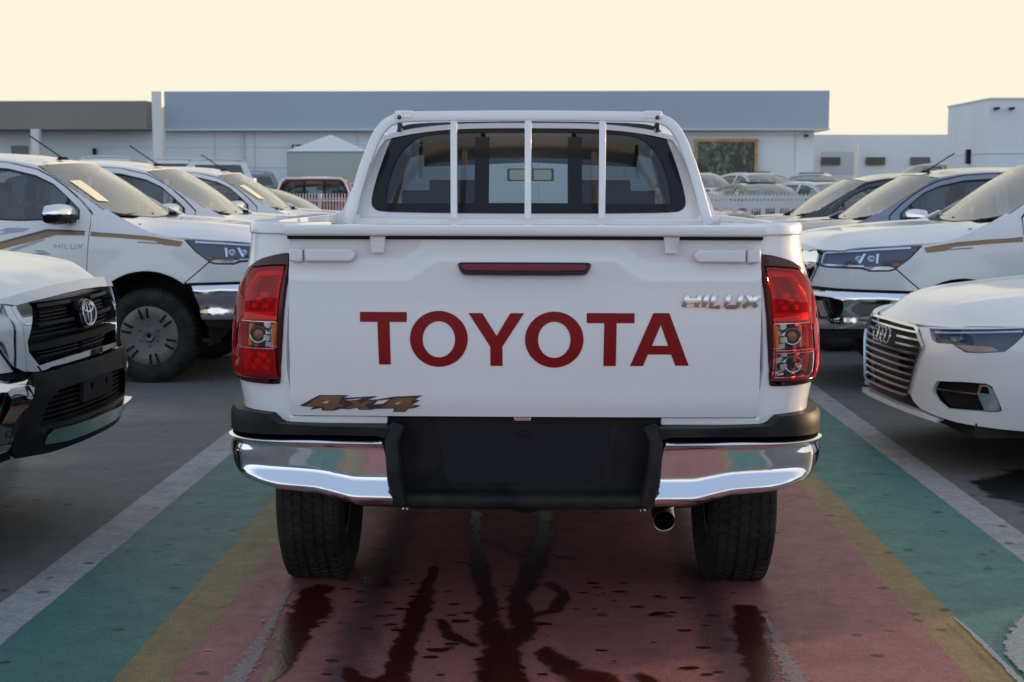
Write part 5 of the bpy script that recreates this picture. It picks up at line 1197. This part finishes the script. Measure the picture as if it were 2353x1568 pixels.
# ------------------------------------------------------------------ buildings
WALL = mat('white_wall_render', (.76, .81, .84), .85, var=.12, vscale=.35, bump=.1, bscale=30)
FASC = mat('blue_grey_cladding', (.36, .43, .50), .6, var=.05, vscale=.2)
BROWN = mat('brown_grey_cladding', (.25, .225, .195), .7, var=.06, vscale=.3)
TRIM = mat('pale_trim', (.62, .64, .62), .6)
JOINT = mat('panel_joint', (.55, .59, .62), .8)
WIN = mat('dark_window', (.03, .04, .045), .12, coat=.4)
bd = empty('warehouse', 'long white warehouse with a blue grey fascia band across the background', 'building', (-1.5, 53, 0))
def part(nm, c, d, m, par, bevel=0): 
    mb = MB(); mb.box((c[0]-par.location.x, c[1]-par.location.y, c[2]-par.location.z), d); return mb.build(nm, m, par, bevel=bevel, smooth=False)
part('wall', (-8.2, 54, 1.75), (35.5, 7.2, 3.5), WALL, bd)
part('fascia', (-1.48, 53.6, 4.15), (22.9, 7.2, 1.30), FASC, bd)
part('fascia_trim', (-1.48, 53.55, 3.485), (22.95, 7.3, .05), TRIM, bd)
jn = MB()
for x in (-11.3, -9.9, -6.3, -3.0, 0, 3, 8.9):
    jn.box((x+1.5, 50.39-53, 1.75), (.03, .02, 3.4))
for x0, x1, z in ((-26, -8.6, 2.9), (-12.4, -8.6, 2.2), (4.5, 9.4, 3.3)): jn.box(((x0+x1)/2+1.5, 50.39-53, z), (x1-x0, .02, .018))
jn.build('panel_joint', JOINT, bd, smooth=False)
part('down_pipe', (-10.3, 50.33, 2.2), (.07, .07, 2.4), TRIM, bd)
wn = part('window', (-20.0+1.85, 50.36, 2.75), (.56, .06, .42), WIN, bd)
wp2 = part('wall_lamp', (-15.5, 50.3, 2.75), (.10, .12, .22), PLATE, bd); part('conduit', (-15.5, 50.35, 2.4), (.025, .03, .6), PLATE, wp2)
ac = part('air_vent', (-8.33, 50.33, 2.90), (.50, .08, .18), PLATE, bd)
m_ = MB(); m_.lathe([(0, .001), (.03, .06), (.0, .075)], (-8.46+1.5, 50.28-53, 2.90), 'y', 16, -1); m_.build('fan', TRIM, ac)
part('vent_hood', (-8.40, 50.3, 2.68), (.30, .15, .10), PLATE, bd)
part('security_camera', (9.25, 50.25, 3.28), (.10, .25, .08), PLATE, bd)
# gold framed window, rippled reflections painted into the pane colour
mm, t_, b_ = new('painted_reflections'); n_, l_ = t_.nodes.new, t_.links.new
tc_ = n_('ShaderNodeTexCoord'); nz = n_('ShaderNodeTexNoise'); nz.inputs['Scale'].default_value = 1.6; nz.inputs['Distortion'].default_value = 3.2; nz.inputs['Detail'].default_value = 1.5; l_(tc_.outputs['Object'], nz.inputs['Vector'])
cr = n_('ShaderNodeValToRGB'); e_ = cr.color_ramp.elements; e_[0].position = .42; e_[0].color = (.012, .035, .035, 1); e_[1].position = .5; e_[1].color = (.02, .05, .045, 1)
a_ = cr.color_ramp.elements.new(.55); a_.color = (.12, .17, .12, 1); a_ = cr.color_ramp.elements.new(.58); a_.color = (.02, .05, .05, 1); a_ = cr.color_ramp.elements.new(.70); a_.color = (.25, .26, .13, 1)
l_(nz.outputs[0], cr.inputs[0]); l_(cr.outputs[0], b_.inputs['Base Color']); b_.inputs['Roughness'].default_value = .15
GW = mm
gold = mat('golden_frame', (.55, .36, .14), .45, metal=.3, var=.6, vscale=5, bump=.5, bscale=25)
fo_ = empty('framed_window_panel', 'large dark green glazed panel with a golden frame on the warehouse wall', 'window', (6.5, 50.3, 0)); fo_.location = (6.5, 50.33, 0)
part('glass', (6.5, 50.33, 2.50), (2.0, .08, 1.2), GW, fo_)
for nm, c, d in (('frame', (6.5, 50.28, 3.12), (2.2, .12, .10)), ('frame', (5.47, 50.28, 2.5), (.10, .12, 1.14)), ('frame', (7.53, 50.28, 2.5), (.10, .12, 1.14))): part(nm, c, d, gold, fo_)
# brown canopy building on the left
cb_ = empty('shed_canopy', 'brown grey canopy roof jutting out left of the white pole', 'canopy', (-20, 52, 0))
part('roof_fascia', (-21.5, 50.9, 3.94), (16.3, 3.5, .93), BROWN, cb_); part('roof_edge', (-21.5, 50.9, 4.42), (16.35, 3.55, .03), TRIM, cb_)
POLE = mat('white_pole_paint', (.72, .70, .66), .5, dust=.1)
def pole(x, y, w_, h, label, cap=False):
    mb = MB(); mb.sweep([Vector((0, 0, 0)), Vector((0, 0, h))], rbox(w_, w_, w_*.12), up=Vector((0, 1, 0))); o = mb.build('pole', POLE, smooth=True); o.location = (x, y, 0); tag(o, label, 'pole'); return o
pole(-13.12*.95, 47.4, .34, 4.62, 'tall white square pole in front of the warehouse corner')
pole(-17.05, 48.9, .28, 3.47, 'short sunlit pole holding up the brown canopy')
pole(10.35*.96, 45.5, .10, 2.95, 'thin white post before the low building on the right')
# low building and tall white block on the right
lo = empty('low_building', 'low white building with small dark windows between the warehouse and the tall block', 'building', (14, 58, 0))
part('wall', (16.0, 60, 1.78), (14.0, 6, 3.55), WALL, lo); part('door_bay', (11.75, 57.02, 2.45), (1.3, .08, .9), JOINT, lo)
for x in (11.45, 13.2, 14.95): wn = part('window', (x, 56.93, 2.53), (.75, .08, .30), WIN, lo)
tb = empty('tall_block', 'tall plain white block at the right edge of the background', 'building', (12.5, 39, 0))
part('wall', (14.99, 40.95, 1.92), (5.9, 3.9, 3.84), WALL, tb); part('parapet', (14.99, 40.95, 3.86), (5.95, 3.95, .05), TRIM, tb)
mj = MB(); mj.box((14.99-12.5, -.008, 2.42), (5.9, .02, .02)); mj.box((12.036-12.5, 1.95, 2.42), (.02, 3.9, .02)); mj.build('panel_joint', JOINT, tb, smooth=False)
part('blue_beam', (13.6, 38.9, 1.98), (2.9, .2, .05), mat('blue_paint', (.06, .14, .32), .5), tb)
wl = part('wall_lantern', (11.98, 40.6, 2.36), (.12, .16, .40), GLOSSK, tb); part('lantern_glass', (11.91, 40.6, 2.36), (.02, .10, .24), SILV, wl)
for x in (12.2, 12.6): part('spot_lamp', (x, 38.9, 3.60), (.10, .2, .06), PLATE, tb)
# party tent
te = empty('party_tent', 'white pointed tent with grey side wall behind the red pickup truck', 'tent', (-6.75, 47, 0))
TENT = mat('tent_canvas', (.60, .65, .66), .8); TENTW = mat('tent_side_wall', (.44, .445, .43), .85, var=.06, vscale=.6)
m_ = MB(); m_.add([(-1.28, -1.25, 2.64), (1.28, -1.25, 2.64), (1.28, 1.25, 2.64), (-1.28, 1.25, 2.64), (0, 0, 3.18+.03)], [[0, 1, 4], [1, 2, 4], [2, 3, 4], [3, 0, 4], [3, 2, 1, 0]]); m_.build('roof', TENT, te, smooth=False)
m_ = MB(); m_.box((0, 0, 1.34), (2.46, 2.4, 2.58)); m_.build('side_wall', TENTW, te, smooth=False)
# fences
fe = empty('picket_fence', 'white picket fence in front of the red pickup truck', 'fence', (-5, 26.4, 0))
WH = mat('white_fence_paint', (.62, .62, .63), .5, dust=.15)
m_ = MB()
for i in range(110): m_.box((-3.0+i*.055, 0, .72), (.016, .012, 1.36))
m_.build('picket_panel', WH, fe, smooth=False)
m_ = MB()
for z in (.15, 1.08, 1.27): m_.box((0, .02, z), (6.2, .02, .03))
m_.build('rail', WH, fe, smooth=False)
for x in (-3.0, -1.0, 1.0, 3.0):
    m_ = MB(); m_.box((x, .03, .70), (.05, .05, 1.40)); m_.build('post', WH, fe, smooth=False)
f2_ = empty('barrier_fence', 'white panel fence with gridded openings behind the truck on the right', 'fence', (5.6, 24, 0))
m_ = MB(); hl_ = []
for i in range(26): hl_.append([(-3.0+i*.235, .98), (-2.84+i*.235, .98), (-2.84+i*.235, 1.17), (-3.0+i*.235, 1.17)])
for i in range(100): hl_.append([(-3.1+i*.062, 1.285), (-3.065+i*.062, 1.285), (-3.065+i*.062, 1.325), (-3.1+i*.062, 1.325)])
m_.slab(lambda x, z: Vector((x, 0, z)), [(-3.15, 0), (3.15, 0), (3.15, 1.375), (-3.15, 1.375)], hl_, res=.6, thick=.05); m_.build('panel', WH, f2_, smooth=False)
m_ = MB()
for i in range(100): m_.box((-3.12+i*.063, .02, 1.39), (.018, .012, .035))
for i in range(26):
    for k in (1, 2, 3): m_.box((-3.0+i*.235+k*.04, .03, 1.075), (.006, .006, .19))
    for k in (1, 2, 3): m_.box((-2.92+i*.235, .035, .98+k*.048), (.16, .006, .006))
m_.build('grid_bars', WH, f2_, smooth=False)

# sunlit building behind the camera, seen only in chrome
bb = empty('rear_building', 'white building across the lot behind the viewpoint, seen as a reflection in the chrome bumper', 'building', (14, -38, 0))
part('wall', (16, -40, 3), (26, 8, 6), mat('white_render', (.75, .72, .66), .85, var=.08), bb)
for x in (6, 11, 16, 21, 26): part('window', (x, -35.98, 3.4), (2.6, .06, 1.2), WIN, bb)
